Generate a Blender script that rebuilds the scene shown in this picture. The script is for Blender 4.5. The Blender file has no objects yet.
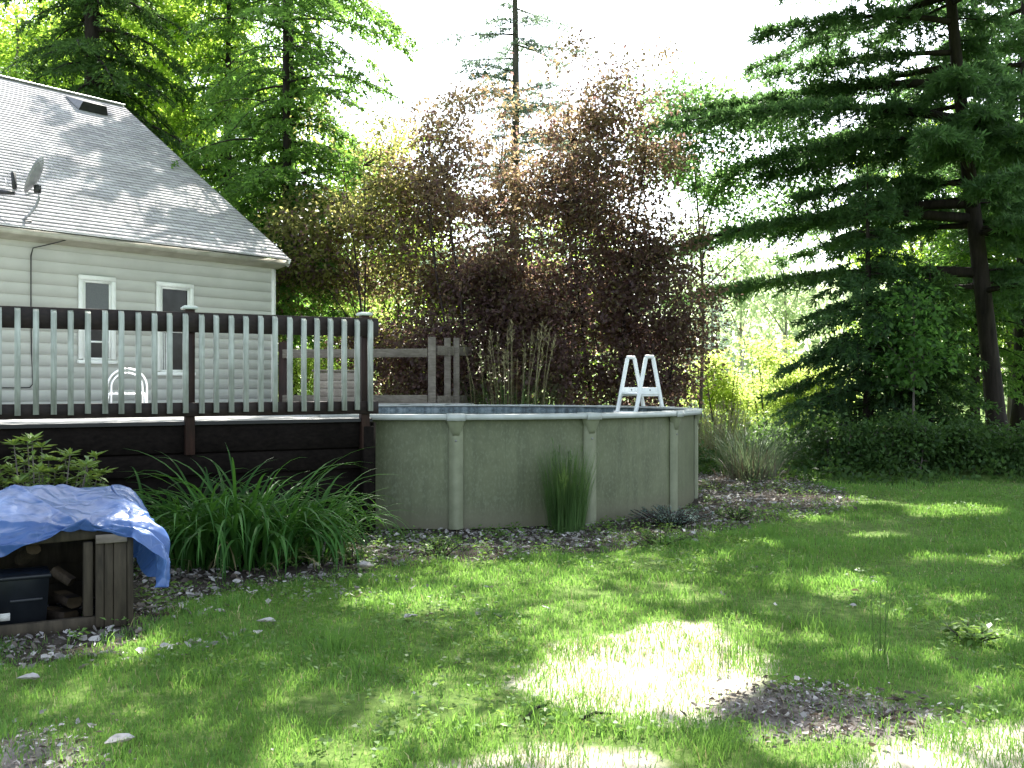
import bpy, bmesh, math, random
import numpy as np
from mathutils import Vector, noise as mnoise

random.seed(7)
RNG = np.random.default_rng(11)
SC = bpy.context.scene
COL = SC.collection
F, EYE, HY = 995.0, 1.66, 384.0
SUN_AZ, SUN_EL = math.radians(11.0), math.radians(52.0)
SUN = np.array([math.sin(SUN_AZ) * math.cos(SUN_EL), math.cos(SUN_AZ) * math.cos(SUN_EL), math.sin(SUN_EL)])


def at(px, d):                       # world x of picture column px at depth d
    return (px - 512.0) / F * d


def zat(py, d):
    return EYE + (HY - py) * d / F


def gp(px, py):                      # point of the flat ground
    d = EYE * F / (py - HY)
    return at(px, d), d


# ------------------------------------------------------------------ objects
def tag(o, label=None, cat=None, group=None, kind=None):
    if label: o['label'] = label
    if cat: o['category'] = cat
    if group: o['group'] = group
    if kind: o['kind'] = kind
    return o


def empty(name, loc=(0, 0, 0), rz=0.0, **kw):
    o = bpy.data.objects.new(name, None)
    o.empty_display_size = 0.2
    COL.objects.link(o)
    o.location = loc
    o.rotation_euler = (0, 0, rz)
    return tag(o, **kw)


def copy_tree(o, parent=None):
    c = o.copy()
    COL.objects.link(c)
    c.parent = parent
    for ch in o.children:
        copy_tree(ch, c)
    return c


class MB:
    """collects triangles / quads and builds one mesh object"""

    def __init__(s):
        s.v, s.q, s.t, s.n = [], [], [], 0

    def add(s, v, q=None, t=None):
        v = np.asarray(v, float).reshape(-1, 3)
        s.v.append(v)
        if q is not None and len(q): s.q.append(np.asarray(q, int).reshape(-1, 4) + s.n)
        if t is not None and len(t): s.t.append(np.asarray(t, int).reshape(-1, 3) + s.n)
        s.n += len(v)
        return s

    def box(s, c, size, ux=(1, 0, 0), uy=(0, 1, 0), uz=(0, 0, 1), bev=0.0):
        c = np.array(c, float); ux = np.array(ux, float); uy = np.array(uy, float); uz = np.array(uz, float)
        hx, hy, hz = [q / 2 for q in size]
        if bev <= 0:
            P = [c + ux * hx * i + uy * hy * j + uz * hz * k for k in (-1, 1) for j in (-1, 1) for i in (-1, 1)]
            s.add(P, [(0, 2, 3, 1), (4, 5, 7, 6), (0, 1, 5, 4), (2, 6, 7, 3), (0, 4, 6, 2), (1, 3, 7, 5)])
            return s
        b = min(bev, hx * .8, hy * .8, hz * .8)
        bm = bmesh.new()
        bmesh.ops.create_cube(bm, size=1)
        for v in bm.verts: v.co = (v.co.x * 2 * hx, v.co.y * 2 * hy, v.co.z * 2 * hz)
        bmesh.ops.bevel(bm, geom=bm.edges[:], offset=b, segments=1, affect='EDGES', profile=.5)
        bm.verts.index_update()
        P = np.array([c + ux * v.co.x + uy * v.co.y + uz * v.co.z for v in bm.verts])
        q = [[v.index for v in f.verts] for f in bm.faces if len(f.verts) == 4]
        t = [[v.index for v in f.verts] for f in bm.faces if len(f.verts) == 3]
        bm.free()
        return s.add(P, q, t)

    def beam(s, a, b, w, h, up=(0, 0, 1), bev=0.0):
        a = np.array(a, float); b = np.array(b, float); d = b - a; L = np.linalg.norm(d); d /= L
        up = np.array(up, float)
        if abs(d @ up) > .98: up = np.array([1., 0, 0])
        y = np.cross(up, d); y /= np.linalg.norm(y); z = np.cross(d, y)
        return s.box((a + b) / 2, (L, w, h), d, y, z, bev)

    def tube(s, pts, rad, sides=7, closed=False):
        p = np.asarray(pts, float); n = len(p)
        r = np.broadcast_to(np.asarray(rad, float), (n,))
        if closed: tg = np.roll(p, -1, 0) - np.roll(p, 1, 0)
        else: tg = np.gradient(p, axis=0)
        tg /= np.linalg.norm(tg, axis=1)[:, None] + 1e-9
        ref = np.array([0, 0, 1.]) if abs(tg[0][2]) < .9 else np.array([1., 0, 0])
        a = np.cross(tg, ref); ln = np.linalg.norm(a, axis=1)[:, None]
        a = np.where(ln < 1e-4, np.array([0, 1., 0]), a / (ln + 1e-9))
        b = np.cross(tg, a)
        th = np.linspace(0, 2 * math.pi, sides, endpoint=False)
        V = p[:, None, :] + r[:, None, None] * (np.cos(th)[None, :, None] * a[:, None, :] + np.sin(th)[None, :, None] * b[:, None, :])
        i = np.arange(n if closed else n - 1)[:, None] * sides; j = np.arange(sides)[None, :]; j2 = (j + 1) % sides
        i2 = ((np.arange(n if closed else n - 1) + 1) % n)[:, None] * sides
        q = np.stack([i + j, i + j2, i2 + j2, i2 + j], -1).reshape(-1, 4)
        V = V.reshape(-1, 3)
        if not closed:
            V = np.vstack([V, p[0], p[-1]]); m = n * sides
            t = [(m, (k + 1) % sides, k) for k in range(sides)] + [(m + 1, (n - 1) * sides + k, (n - 1) * sides + (k + 1) % sides) for k in range(sides)]
            return s.add(V, q, t)
        return s.add(V, q)

    def leaves(s, c, d, nrm, L, W, fold=.18, mid=.45):
        """diamond leaves: base c, direction d, normal nrm"""
        c = np.asarray(c, float); N = len(c)
        if N == 0: return s
        d = d / (np.linalg.norm(d, axis=1)[:, None] + 1e-9)
        sd = np.cross(d, nrm); sd /= np.linalg.norm(sd, axis=1)[:, None] + 1e-9
        up = np.cross(sd, d)
        L = np.broadcast_to(L, (N,))[:, None]; W = np.broadcast_to(W, (N,))[:, None]
        m = c + d * L * mid + up * W * fold
        V = np.stack([c, m + sd * W / 2, c + d * L - up * L * .06, m - sd * W / 2], 1).reshape(-1, 3)
        q = np.arange(N * 4).reshape(-1, 4)
        return s.add(V, q)

    def blades(s, c, h, w, lean, bend):
        """grass blades: base c (N,3), height, width, lean dir (N,2), bend"""
        N = len(c)
        a = RNG.uniform(0, 2 * math.pi, N)
        sx = np.stack([np.cos(a), np.sin(a), np.zeros(N)], 1) * (w / 2)[:, None]
        l3 = np.concatenate([lean, np.zeros((N, 1))], 1)
        up = np.array([0, 0, 1.])
        m = c + up * (h * .6)[:, None] + l3 * (h * bend * .35)[:, None]
        tp = c + up * (h * (1 - .25 * bend))[:, None] + l3 * (h * bend)[:, None]
        V = np.stack([c - sx, c + sx, m + sx * .75, m - sx * .75, tp], 1).reshape(-1, 3)
        i = np.arange(N)[:, None] * 5
        return s.add(V, i + np.array([[0, 1, 2, 3]]), i + np.array([[3, 2, 4]]))

    def ribbons(s, base, az, L, W, rise, arch, nseg=7, twist=0.):
        """arching strap leaves; rise = starting steepness, arch = how far it bows over"""
        N = len(base)
        t = np.linspace(0, 1, nseg + 1)
        ang = rise[:, None] - arch[:, None] * t[None, :] ** 1.5
        dl = L[:, None] / nseg
        r = np.concatenate([np.zeros((N, 1)), np.cumsum(np.cos(ang[:, :-1]) * dl, 1)], 1)
        z = np.concatenate([np.zeros((N, 1)), np.cumsum(np.sin(ang[:, :-1]) * dl, 1)], 1)
        ca, sa = np.cos(az)[:, None], np.sin(az)[:, None]
        P = np.stack([base[:, 0:1] + ca * r, base[:, 1:2] + sa * r, np.maximum(base[:, 2:3] + z, .01)], -1)
        wid = W[:, None] * np.clip(np.minimum(.55 + 2.2 * t, 1.0) * (1 - t ** 3), .04, 1)[None, :]
        tw = az[:, None] + twist * RNG.normal(0, 1, (N, 1)) * t[None, :]
        S = np.stack([-np.sin(tw), np.cos(tw), np.zeros_like(tw)], -1) * wid[..., None] / 2
        lift = np.zeros_like(P); lift[..., 2] = wid * .22
        V = np.stack([P - S + lift, P, P + S + lift], 2).reshape(-1, 3)
        k = np.arange(N)[:, None] * (nseg + 1) * 3 + np.arange(nseg)[None, :] * 3
        k = k.reshape(-1, 1)
        q = np.concatenate([k + np.array([[0, 1, 4, 3]]), k + np.array([[1, 2, 5, 4]])])
        return s.add(V, q)

    def build(s, name, mat, parent=None, smooth=False, loc=None, **kw):
        V = np.concatenate(s.v) if s.v else np.zeros((0, 3))
        Q = np.concatenate(s.q) if s.q else np.zeros((0, 4), int)
        T = np.concatenate(s.t) if s.t else np.zeros((0, 3), int)
        off = np.zeros(3)
        if loc is not None:
            off = np.array(loc, float); V = V - off
        me = bpy.data.meshes.new(name)
        me.vertices.add(len(V)); me.vertices.foreach_set('co', V.astype(np.float32).ravel())
        nl = Q.size + T.size
        me.loops.add(nl); me.loops.foreach_set('vertex_index', np.concatenate([Q.ravel(), T.ravel()]).astype(np.int32))
        me.polygons.add(len(Q) + len(T))
        st = np.concatenate([np.arange(len(Q)) * 4, Q.size + np.arange(len(T)) * 3]).astype(np.int32)
        me.polygons.foreach_set('loop_start', st)
        if smooth: me.polygons.foreach_set('use_smooth', np.ones(len(Q) + len(T), bool))
        me.update(calc_edges=True)
        me.validate()
        me.materials.append(mat)
        o = bpy.data.objects.new(name, me)
        COL.objects.link(o)
        if loc is not None: o.location = loc
        if parent is not None: o.parent = parent
        return tag(o, **kw)


def vnoise(x, y, sc=1.0, seed=0):
    x = np.asarray(x) / sc + 37.3 * seed + 1000; y = np.asarray(y) / sc + 91.7 * seed + 1000
    xi = np.floor(x).astype(np.int64); yi = np.floor(y).astype(np.int64)
    fx = x - xi; fy = y - yi
    fx = fx * fx * (3 - 2 * fx); fy = fy * fy * (3 - 2 * fy)

    def h(a, b):
        k = (a * 374761393 + b * 668265263 + seed * 974711) & 0x7fffffff
        k = ((k ^ (k >> 13)) * 1274126177) & 0x7fffffff
        return ((k ^ (k >> 16)) & 0xffff) / 65535.0
    return (h(xi, yi) * (1 - fx) + h(xi + 1, yi) * fx) * (1 - fy) + (h(xi, yi + 1) * (1 - fx) + h(xi + 1, yi + 1) * fx) * fy


def fbm(x, y, sc, seed=0):
    return (vnoise(x, y, sc, seed) * 4 + vnoise(x, y, sc / 2, seed + 1) * 2 + vnoise(x, y, sc / 4, seed + 2)) / 7


# ------------------------------------------------------------------ materials
class NT:
    def __init__(s, name):
        s.m = bpy.data.materials.new(name); s.m.use_nodes = True
        s.t = s.m.node_tree; s.n = s.t.nodes; s.l = s.t.links
        s.n.clear(); s.out = s.n.new('ShaderNodeOutputMaterial')

    def new(s, typ, **kw):
        n = s.n.new(typ)
        for k, v in kw.items():
            if k in n.inputs: n.inputs[k].default_value = v
            else: setattr(n, k, v)
        return n

    def link(s, a, b): s.l.new(a, b)

    def noise(s, scale, detail=4, coord='Object', sx=1, sy=1, sz=1, rough=.6):
        tc = s.new('ShaderNodeTexCoord'); mp = s.new('ShaderNodeMapping')
        mp.inputs['Scale'].default_value = (sx, sy, sz)
        s.link(tc.outputs[coord], mp.inputs[0])
        n = s.new('ShaderNodeTexNoise', Scale=scale, Detail=detail, Roughness=rough)
        s.link(mp.outputs[0], n.inputs['Vector'])
        return n.outputs['Fac']

    def ramp(s, fac, *stops):
        r = s.new('ShaderNodeValToRGB')
        e = r.color_ramp.elements
        while len(e) < len(stops): e.new(.5)
        for k, (p, c) in enumerate(stops):
            e[k].position = p; e[k].color = tuple(c) + (1,)
        s.link(fac, r.inputs[0])
        return r.outputs[0]

    def mix(s, a, b, fac, typ='MIX'):
        m = s.new('ShaderNodeMix', data_type='RGBA', blend_type=typ)
        for sock, v in ((m.inputs[0], fac), (m.inputs[6], a), (m.inputs[7], b)):
            if isinstance(v, (int, float)): sock.default_value = v
            elif isinstance(v, tuple): sock.default_value = v + (1,)
            else: s.link(v, sock)
        return m.outputs[2]

    def bump(s, h, strength=.3, dist=.02):
        b = s.new('ShaderNodeBump', Strength=strength, Distance=dist)
        s.link(h, b.inputs['Height'])
        return b.outputs[0]

    def pbsdf(s, col, rough=.6, spec=.4, normal=None, metal=0.):
        p = s.new('ShaderNodeBsdfPrincipled')
        p.inputs['Roughness'].default_value = rough; p.inputs['Specular IOR Level'].default_value = spec
        p.inputs['Metallic'].default_value = metal
        if isinstance(col, tuple): p.inputs['Base Color'].default_value = col + (1,)
        else: s.link(col, p.inputs['Base Color'])
        if normal is not None: s.link(normal, p.inputs['Normal'])
        return p

    def done(s, sh):
        s.link(sh.outputs[0] if hasattr(sh, 'outputs') else sh, s.out.inputs[0])
        return s.m


def leaf_mat(name, dark, light, trans, tf=.45, rough=.5, spec=.25, patch=1.2):
    spec *= .5
    k = NT(name)
    g = k.new('ShaderNodeNewGeometry')
    c = k.ramp(g.outputs['Random Per Island'], (0, dark), (.75, light), (1, tuple(min(1, q * 1.35) for q in light)))
    nz = k.noise(patch, 2)
    c = k.mix(c, k.mix(c, (.35, .35, .35), 1.0, 'MULTIPLY'), k.ramp(nz, (.35, (.75,) * 3), (.62, (0,) * 3)))
    p = k.pbsdf(c, rough, spec)
    t = k.new('ShaderNodeBsdfTranslucent')
    tr = k.mix(trans, tuple(q * .55 for q in trans), g.outputs['Random Per Island'])
    k.link(tr, t.inputs[0])
    m = k.new('ShaderNodeMixShader'); m.inputs[0].default_value = tf
    k.link(p.outputs[0], m.inputs[1]); k.link(t.outputs[0], m.inputs[2])
    return k.done(m)


def bark_mat(name, a, b, sc=9):
    k = NT(name)
    n = k.noise(sc, 6, 'Object', 1, 1, .18, .7)
    c = k.ramp(n, (.3, a), (.7, b))
    return k.done(k.pbsdf(c, .9, .15, k.bump(n, .8, .03)))


def wood_mat(name, a, b, sc=(6, 40, 40), rough=.75):
    k = NT(name)
    n = k.noise(1.0, 6, 'Object', *sc, .65); n2 = k.noise(3.0, 3)
    g = k.new('ShaderNodeNewGeometry')
    c = k.ramp(n, (.3, a), (.7, b))
    c = k.mix(c, k.mix(c, (.55, .53, .5), 1.0, 'MULTIPLY'), k.ramp(n2, (.4, (0,) * 3), (.7, (.7,) * 3)))
    return k.done(k.pbsdf(c, rough, .05 if rough > .85 else .25, k.bump(n, .35, .006)))


def plain(name, a, b, sc=8, rough=.5, spec=.4, bump=.0, metal=0., bd=.005):
    k = NT(name)
    n = k.noise(sc, 5)
    c = k.ramp(n, (.3, a), (.72, b))
    return k.done(k.pbsdf(c, rough, spec, k.bump(n, bump, bd) if bump else None, metal))


M = {}
# ---- ground
def wear(k, name, base, noise_out, *stops):  # blends painted sun patches and bare soil into the ground colour
    at_ = k.new('ShaderNodeAttribute'); at_.attribute_name = name
    m1 = k.new('ShaderNodeMath', operation='MULTIPLY_ADD'); k.link(noise_out, m1.inputs[0]); m1.inputs[1].default_value = .9
    k.link(at_.outputs['Fac'], m1.inputs[2])
    return k.mix(base, k.ramp(k.noise(9, 6), *stops), k.ramp(m1.outputs[0], (.80, (0,) * 3), (1.15 / 1.0 if False else .99, (1,) * 3)))


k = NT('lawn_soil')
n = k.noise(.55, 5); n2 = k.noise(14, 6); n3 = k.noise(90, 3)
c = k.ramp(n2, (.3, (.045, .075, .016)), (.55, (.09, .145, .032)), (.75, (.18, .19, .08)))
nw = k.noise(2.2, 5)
c = wear(k, 'dry', c, nw, (.3, (.28, .25, .18)), (.55, (.46, .42, .33)), (.8, (.62, .58, .50)))  # pale tones paint the sun patches into the lawn colour
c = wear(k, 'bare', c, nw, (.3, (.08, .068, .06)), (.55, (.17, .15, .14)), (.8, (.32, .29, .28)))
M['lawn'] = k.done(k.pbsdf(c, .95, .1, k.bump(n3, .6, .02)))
k = NT('bed_soil')
n2 = k.noise(9, 6); n3 = k.noise(60, 4)
c = k.ramp(n2, (.3, (.025, .02, .015)), (.6, (.07, .06, .05)), (.8, (.16, .14, .12)))
M['bed'] = k.done(k.pbsdf(c, .95, .1, k.bump(n3, .9, .03)))
k = NT('dry_soil')
n2 = k.noise(7, 6); n3 = k.noise(70, 4)
c = k.ramp(n2, (.3, (.30, .27, .21)), (.55, (.48, .44, .36)), (.8, (.62, .58, .50)))
M['dry'] = k.done(k.pbsdf(c, .95, .1, k.bump(n3, .8, .02)))  # pale soil tone for the painted sun patches
k = NT('grey_soil')
n2 = k.noise(10, 6); n3 = k.noise(70, 4)
c = k.ramp(n2, (.3, (.09, .075, .065)), (.55, (.17, .15, .14)), (.8, (.30, .27, .26)))
M['grey'] = k.done(k.pbsdf(c, .95, .1, k.bump(n3, .9, .03)))
M['dead'] = leaf_mat('dead_leaf', (.12, .108, .098), (.45, .43, .41), (.3, .22, .14), .12, .6, .35, 4)
M['pale_dead'] = leaf_mat('pale_dead_leaf', (.40, .37, .36), (.58, .55, .54), (.4, .35, .3), .15, .6, .3, 6)
M['brown_dead'] = leaf_mat('brown_leaf', (.045, .036, .03), (.17, .145, .125), (.2, .14, .09), .15, .6, .3, 4)
# ---- plants
M['grass'] = leaf_mat('grass_blade', (.034, .10, .022), (.105, .21, .055), (.28, .52, .09), .48, .45, .25, .9)
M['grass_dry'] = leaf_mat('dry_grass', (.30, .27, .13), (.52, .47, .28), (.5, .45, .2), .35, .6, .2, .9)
M['daylily'] = leaf_mat('strap_leaf', (.015, .06, .012), (.05, .135, .028), (.12, .30, .04), .32, .45, .25, 2)
M['dullgrass'] = leaf_mat('dull_grass', (.045, .075, .045), (.12, .165, .10), (.2, .28, .13), .3, .5, .2, 2)
M['fine'] = leaf_mat('fine_grass', (.03, .075, .022), (.085, .155, .05), (.2, .34, .08), .35, .45, .3, 2)
M['reed'] = leaf_mat('reed_leaf', (.10, .13, .05), (.34, .30, .17), (.35, .34, .14), .35, .5, .3, 2)
M['cat'] = leaf_mat('blue_leaf', (.07, .12, .10), (.16, .23, .22), (.2, .3, .2), .3, .6, .2, 3)
M['rhodo'] = leaf_mat('rhododendron_leaf', (.06, .13, .025), (.20, .30, .07), (.35, .5, .08), .3, .35, .5, 2)
M['weed'] = leaf_mat('weed_leaf', (.05, .11, .025), (.13, .23, .06), (.28, .45, .08), .4, .45, .3, 1)
M['cover'] = leaf_mat('cover_leaf', (.018, .048, .016), (.07, .13, .04), (.14, .27, .05), .34, .5, .25, .7)
M['locust'] = leaf_mat('locust_leaf', (.05, .12, .015), (.15, .27, .04), (.55, .80, .10), .62, .5, .2, .5)
M['hem'] = leaf_mat('hemlock_needle', (.035, .09, .025), (.10, .19, .05), (.26, .50, .08), .5, .5, .25, .8)
M['hemd'] = leaf_mat('dark_hemlock_needle', (.02, .05, .018), (.06, .115, .035), (.15, .29, .06), .42, .5, .25, .8)
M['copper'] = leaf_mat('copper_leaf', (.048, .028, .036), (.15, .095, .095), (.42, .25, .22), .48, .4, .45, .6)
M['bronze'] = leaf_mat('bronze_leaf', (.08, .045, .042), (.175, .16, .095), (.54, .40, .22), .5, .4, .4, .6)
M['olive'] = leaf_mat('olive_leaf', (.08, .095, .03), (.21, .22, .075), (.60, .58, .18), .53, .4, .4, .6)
M['spruce'] = leaf_mat('spruce_needle', (.025, .05, .028), (.075, .11, .065), (.12, .2, .08), .35, .55, .25, .8)
M['hazy'] = leaf_mat('hazy_spruce_needle', (.10, .15, .12), (.19, .25, .20), (.3, .42, .28), .45, .6, .1, .6)  # needles lightened, distance haze put into the colour
M['pine'] = leaf_mat('pine_needle', (.024, .06, .030), (.08, .14, .068), (.19, .37, .11), .46, .5, .3, .6)
M['maple'] = leaf_mat('maple_leaf', (.03, .09, .025), (.09, .18, .05), (.24, .50, .09), .5, .45, .35, .7)
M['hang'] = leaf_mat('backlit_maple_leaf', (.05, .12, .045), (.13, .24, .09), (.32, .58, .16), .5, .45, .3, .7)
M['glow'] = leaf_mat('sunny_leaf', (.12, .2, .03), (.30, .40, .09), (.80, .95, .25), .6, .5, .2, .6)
M['pale'] = leaf_mat('hazy_leaf', (.22, .30, .16), (.40, .48, .30), (.7, .85, .45), .55, .6, .1, .3)  # far foliage lightened in colour in place of haze
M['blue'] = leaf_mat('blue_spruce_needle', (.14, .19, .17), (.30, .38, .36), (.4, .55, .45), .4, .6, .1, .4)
M['bark'] = bark_mat('dark_bark', (.010, .008, .007), (.038, .031, .026))
M['barkg'] = bark_mat('grey_bark', (.05, .045, .04), (.15, .13, .115))
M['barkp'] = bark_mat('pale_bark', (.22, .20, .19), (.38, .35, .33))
M['stem'] = bark_mat('purple_stem', (.018, .013, .013), (.06, .045, .045))
# ---- house
k = NT('clapboard_paint')
n = k.noise(1.2, 5); n2 = k.noise(.9, 6, 'Object', .6, 1, 14)
c = k.ramp(n, (.3, (.46, .465, .425)), (.7, (.56, .56, .515)))
c = k.mix(c, (.38, .38, .33), k.ramp(n2, (.55, (0,) * 3), (.8, (.45,) * 3)))
M['siding'] = k.done(k.pbsdf(c, .55, .3))
M['soffit'] = plain('soffit_paint', (.36, .33, .27), (.56, .53, .46), 3, .7, .2)
M['trim'] = plain('white_trim', (.70, .70, .66), (.82, .82, .79), 6, .45, .4)
M['screen'] = plain('window_screen', (.10, .105, .11), (.15, .155, .16), 60, .5, .3)
k = NT('window_glass')
n = k.noise(2.2, 3)
c = k.ramp(n, (.35, (.008, .009, .01)), (.65, (.03, .032, .034)))
M['glass'] = k.done(k.pbsdf(c, .06, .2))
M['curtain'] = plain('curtain_cloth', (.5, .5, .48), (.7, .7, .68), 14, .8, .1)
k = NT('roof_shingle')
tc = k.new('ShaderNodeTexCoord'); br = k.new('ShaderNodeTexBrick')
br.inputs['Scale'].default_value = 1.0; br.inputs['Brick Width'].default_value = .30; br.inputs['Row Height'].default_value = .1459
br.inputs['Mortar Size'].default_value = .006; br.offset = .5
br.inputs['Color1'].default_value = (.40, .385, .405, 1); br.inputs['Color2'].default_value = (.56, .545, .56, 1); br.inputs['Mortar'].default_value = (.14, .13, .14, 1)
k.link(tc.outputs['UV'], br.inputs['Vector'])
n = k.noise(70, 3); n2 = k.noise(.5, 5, 'Object', 1, 3, 1)
c = k.mix(br.outputs[0], k.ramp(n, (.3, (.75,) * 3), (.7, (1.0,) * 3)), .8, 'MULTIPLY')
c = k.mix(c, k.ramp(n2, (.3, (.8, .78, .78)), (.65, (1, 1, 1))), .8, 'MULTIPLY')
M['roof'] = k.done(k.pbsdf(c, .8, .25, k.bump(n, .4, .006)))
M['flash'] = plain('vent_metal', (.55, .55, .56), (.75, .75, .76), 6, .4, .5, 0, .3)
M['dark'] = plain('dark_paint', (.012, .012, .013), (.03, .03, .032), 8, .5, .4)
M['dish'] = plain('dish_paint', (.22, .22, .24), (.34, .34, .36), 5, .4, .4)
M['cable'] = plain('cable_jacket', (.03, .03, .03), (.05, .05, .05), 5, .5, .4)
# ---- deck and railing
M['stain'] = wood_mat('dark_stained_wood', (.008, .005, .0045), (.026, .016, .013), (3, 30, 30), .6)
M['stain2'] = wood_mat('red_brown_wood', (.014, .007, .0055), (.042, .020, .015), (20, 20, 3), .6)
M['skirt'] = wood_mat('blackened_board', (.004, .0033, .003), (.012, .0095, .008), (3, 30, 30), .9)
k = NT('deck_board')
tc = k.new('ShaderNodeTexCoord'); mp = k.new('ShaderNodeMapping'); mp.inputs['Rotation'].default_value = (0, 0, -math.radians(29.3))
wv = k.new('ShaderNodeTexWave', Scale=1.13); wv.bands_direction = 'Y'
k.link(tc.outputs['Object'], mp.inputs[0]); k.link(mp.outputs[0], wv.inputs[0])
n = k.noise(5, 5)
c = k.ramp(n, (.3, (.26, .25, .24)), (.7, (.44, .43, .42)))
c = k.mix(c, (.03, .03, .03), k.ramp(wv.outputs[1], (.04, (1,) * 3), (.1, (0,) * 3)))
M['deck'] = k.done(k.pbsdf(c, .8, .25))
M['baluster'] = wood_mat('weathered_green_wood', (.24, .265, .23), (.46, .485, .45), (30, 30, 3), .7)
M['cap'] = plain('post_cap', (.34, .38, .35), (.5, .54, .5), 8, .6, .3)
M['greywood'] = wood_mat('grey_wood', (.10, .085, .07), (.22, .19, .16), (6, 30, 30), .85)
M['crate'] = wood_mat('crate_wood', (.022, .018, .012), (.066, .054, .036), (20, 20, 3), .85)
M['boxwood'] = wood_mat('box_wood', (.16, .13, .11), (.30, .26, .22), (3, 20, 20), .85)
# ---- pool
k = NT('pool_steel')
n = k.noise(2.5, 6); n2 = k.noise(9, 5, 'Object', 1, 1, .08); n3 = k.noise(45, 4, 'Object', 1, 1, .5)
c = k.ramp(n, (.3, (.074, .084, .044)), (.7, (.115, .128, .07)))
c = k.mix(c, (.055, .065, .035), k.ramp(n2, (.46, (0,) * 3), (.74, (.85,) * 3)))
c = k.mix(c, (.16, .18, .115), k.ramp(n3, (.5, (0,) * 3), (.7, (.55,) * 3)))
tc = k.new('ShaderNodeTexCoord'); sx = k.new('ShaderNodeSeparateXYZ'); k.link(tc.outputs['Object'], sx.inputs[0])
c = k.mix(c, (.10, .095, .06), k.ramp(sx.outputs[2], (.02, (.9,) * 3), (.30, (0,) * 3)))
M['pool'] = k.done(k.pbsdf(c, .5, .35))
M['upright'] = plain('upright_resin', (.14, .152, .095), (.20, .215, .14), 7, .5, .35)
M['ledge'] = plain('ledge_resin', (.30, .32, .30), (.42, .44, .43), 5, .45, .4)
k = NT('pool_liner')
n = k.noise(9, 5)
c = k.ramp(n, (.35, (.03, .045, .055)), (.5, (.09, .13, .15)), (.65, (.20, .25, .27)))
M['liner'] = k.done(k.pbsdf(c, .4, .4))
k = NT('pool_water')
n = k.noise(1.5, 3)
M['water'] = k.done(k.pbsdf((.02, .035, .03), .03, .6, k.bump(n, .08, .05)))
M['ladder'] = plain('ladder_resin', (.62, .64, .63), (.76, .78, .78), 9, .45, .4)
M['white_metal'] = plain('white_tube', (.75, .76, .78), (.85, .86, .88), 7, .35, .5)
M['bolt'] = plain('bolt_head', (.12, .12, .12), (.2, .2, .2), 9, .5, .4)
# ---- tarp and clutter
k = NT('blue_tarp')
n = k.noise(3, 5); n2 = k.noise(26, 5, 'Object', 1, 1, 1); n3 = k.noise(7, 6)
c = k.ramp(n, (.3, (.032, .075, .215)), (.7, (.062, .125, .30)))
c = k.mix(c, (.38, .46, .66), k.ramp(n2, (.6, (0,) * 3), (.8, (.14,) * 3)))
vo = k.new('ShaderNodeTexVoronoi', feature='DISTANCE_TO_EDGE', Scale=6.5)
tcv = k.new('ShaderNodeTexCoord'); wn = k.new('ShaderNodeTexNoise', Scale=2.5, Detail=3)
k.link(tcv.outputs['Object'], wn.inputs['Vector'])
wm = k.mix(tcv.outputs['Object'], wn.outputs['Color'], .35); k.link(wm, vo.inputs['Vector'])
cre = k.ramp(vo.outputs['Distance'], (0, (0,) * 3), (.16, (1,) * 3))
b1 = k.new('ShaderNodeBump', Strength=.28, Distance=.02); k.link(cre, b1.inputs['Height'])
b2 = k.new('ShaderNodeBump', Strength=.35, Distance=.03); k.link(n3, b2.inputs['Height']); k.link(b1.outputs[0], b2.inputs['Normal'])
c = k.mix(c, (.30, .38, .56), k.ramp(vo.outputs['Distance'], (0, (.12,) * 3), (.03, (0,) * 3)))
p = k.pbsdf(c, .34, .5, b2.outputs[0])
t = k.new('ShaderNodeBsdfTranslucent'); t.inputs[0].default_value = (.16, .34, .8, 1)
m = k.new('ShaderNodeMixShader'); m.inputs[0].default_value = .18
k.link(p.outputs[0], m.inputs[1]); k.link(t.outputs[0], m.inputs[2])
M['tarp'] = k.done(m)
M['bin'] = plain('bin_plastic', (.006, .008, .011), (.016, .019, .024), 5, .45, .4)
M['paper'] = plain('paper_label', (.45, .46, .42), (.6, .6, .55), 9, .7, .2)
M['log'] = plain('split_wood', (.025, .019, .011), (.07, .05, .03), 12, .85, .15, .4)
M['logbark'] = bark_mat('log_bark', (.015, .011, .008), (.045, .034, .025), 14)
M['yellow'] = plain('yellow_plastic', (.5, .30, .03), (.65, .42, .05), 6, .4, .4)

# ------------------------------------------------------------------ ground
POOL = np.array([-1.0, 14.9]); PR = 3.66


def inpoly(x, y, poly):
    x = np.asarray(x); y = np.asarray(y); r = np.zeros(x.shape, bool)
    n = len(poly); j = n - 1
    for i in range(n):
        xi, yi = poly[i]; xj, yj = poly[j]
        c = ((yi > y) != (yj > y)) & (x < (xj - xi) * (y - yi) / (yj - yi + 1e-12) + xi)
        r ^= c; j = i
    return r


def sheet(name, poly, z, mat, jitter=.06, sub=.12, **kw):
    """flat patch with an uneven outline"""
    P = []
    n = len(poly)
    for i in range(n):
        a = np.array(poly[i]); b = np.array(poly[(i + 1) % n]); L = np.linalg.norm(b - a); k_ = max(1, int(L / sub))
        for j in range(k_):
            q = a + (b - a) * j / k_
            P.append(q + jitter * 2 * (np.array([vnoise(q[0], q[1], .3, 3), vnoise(q[0], q[1], .3, 4)]) - .5))
    bm = bmesh.new()
    f = bm.faces.new([bm.verts.new((p[0], p[1], z)) for p in P])
    if f.normal.z < 0: f.normal_flip()
    bmesh.ops.triangulate(bm, faces=bm.faces[:])
    me = bpy.data.meshes.new(name); bm.to_mesh(me); bm.free(); me.materials.append(mat)
    o = bpy.data.objects.new(name, me); COL.objects.link(o)
    return tag(o, **kw)


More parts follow.
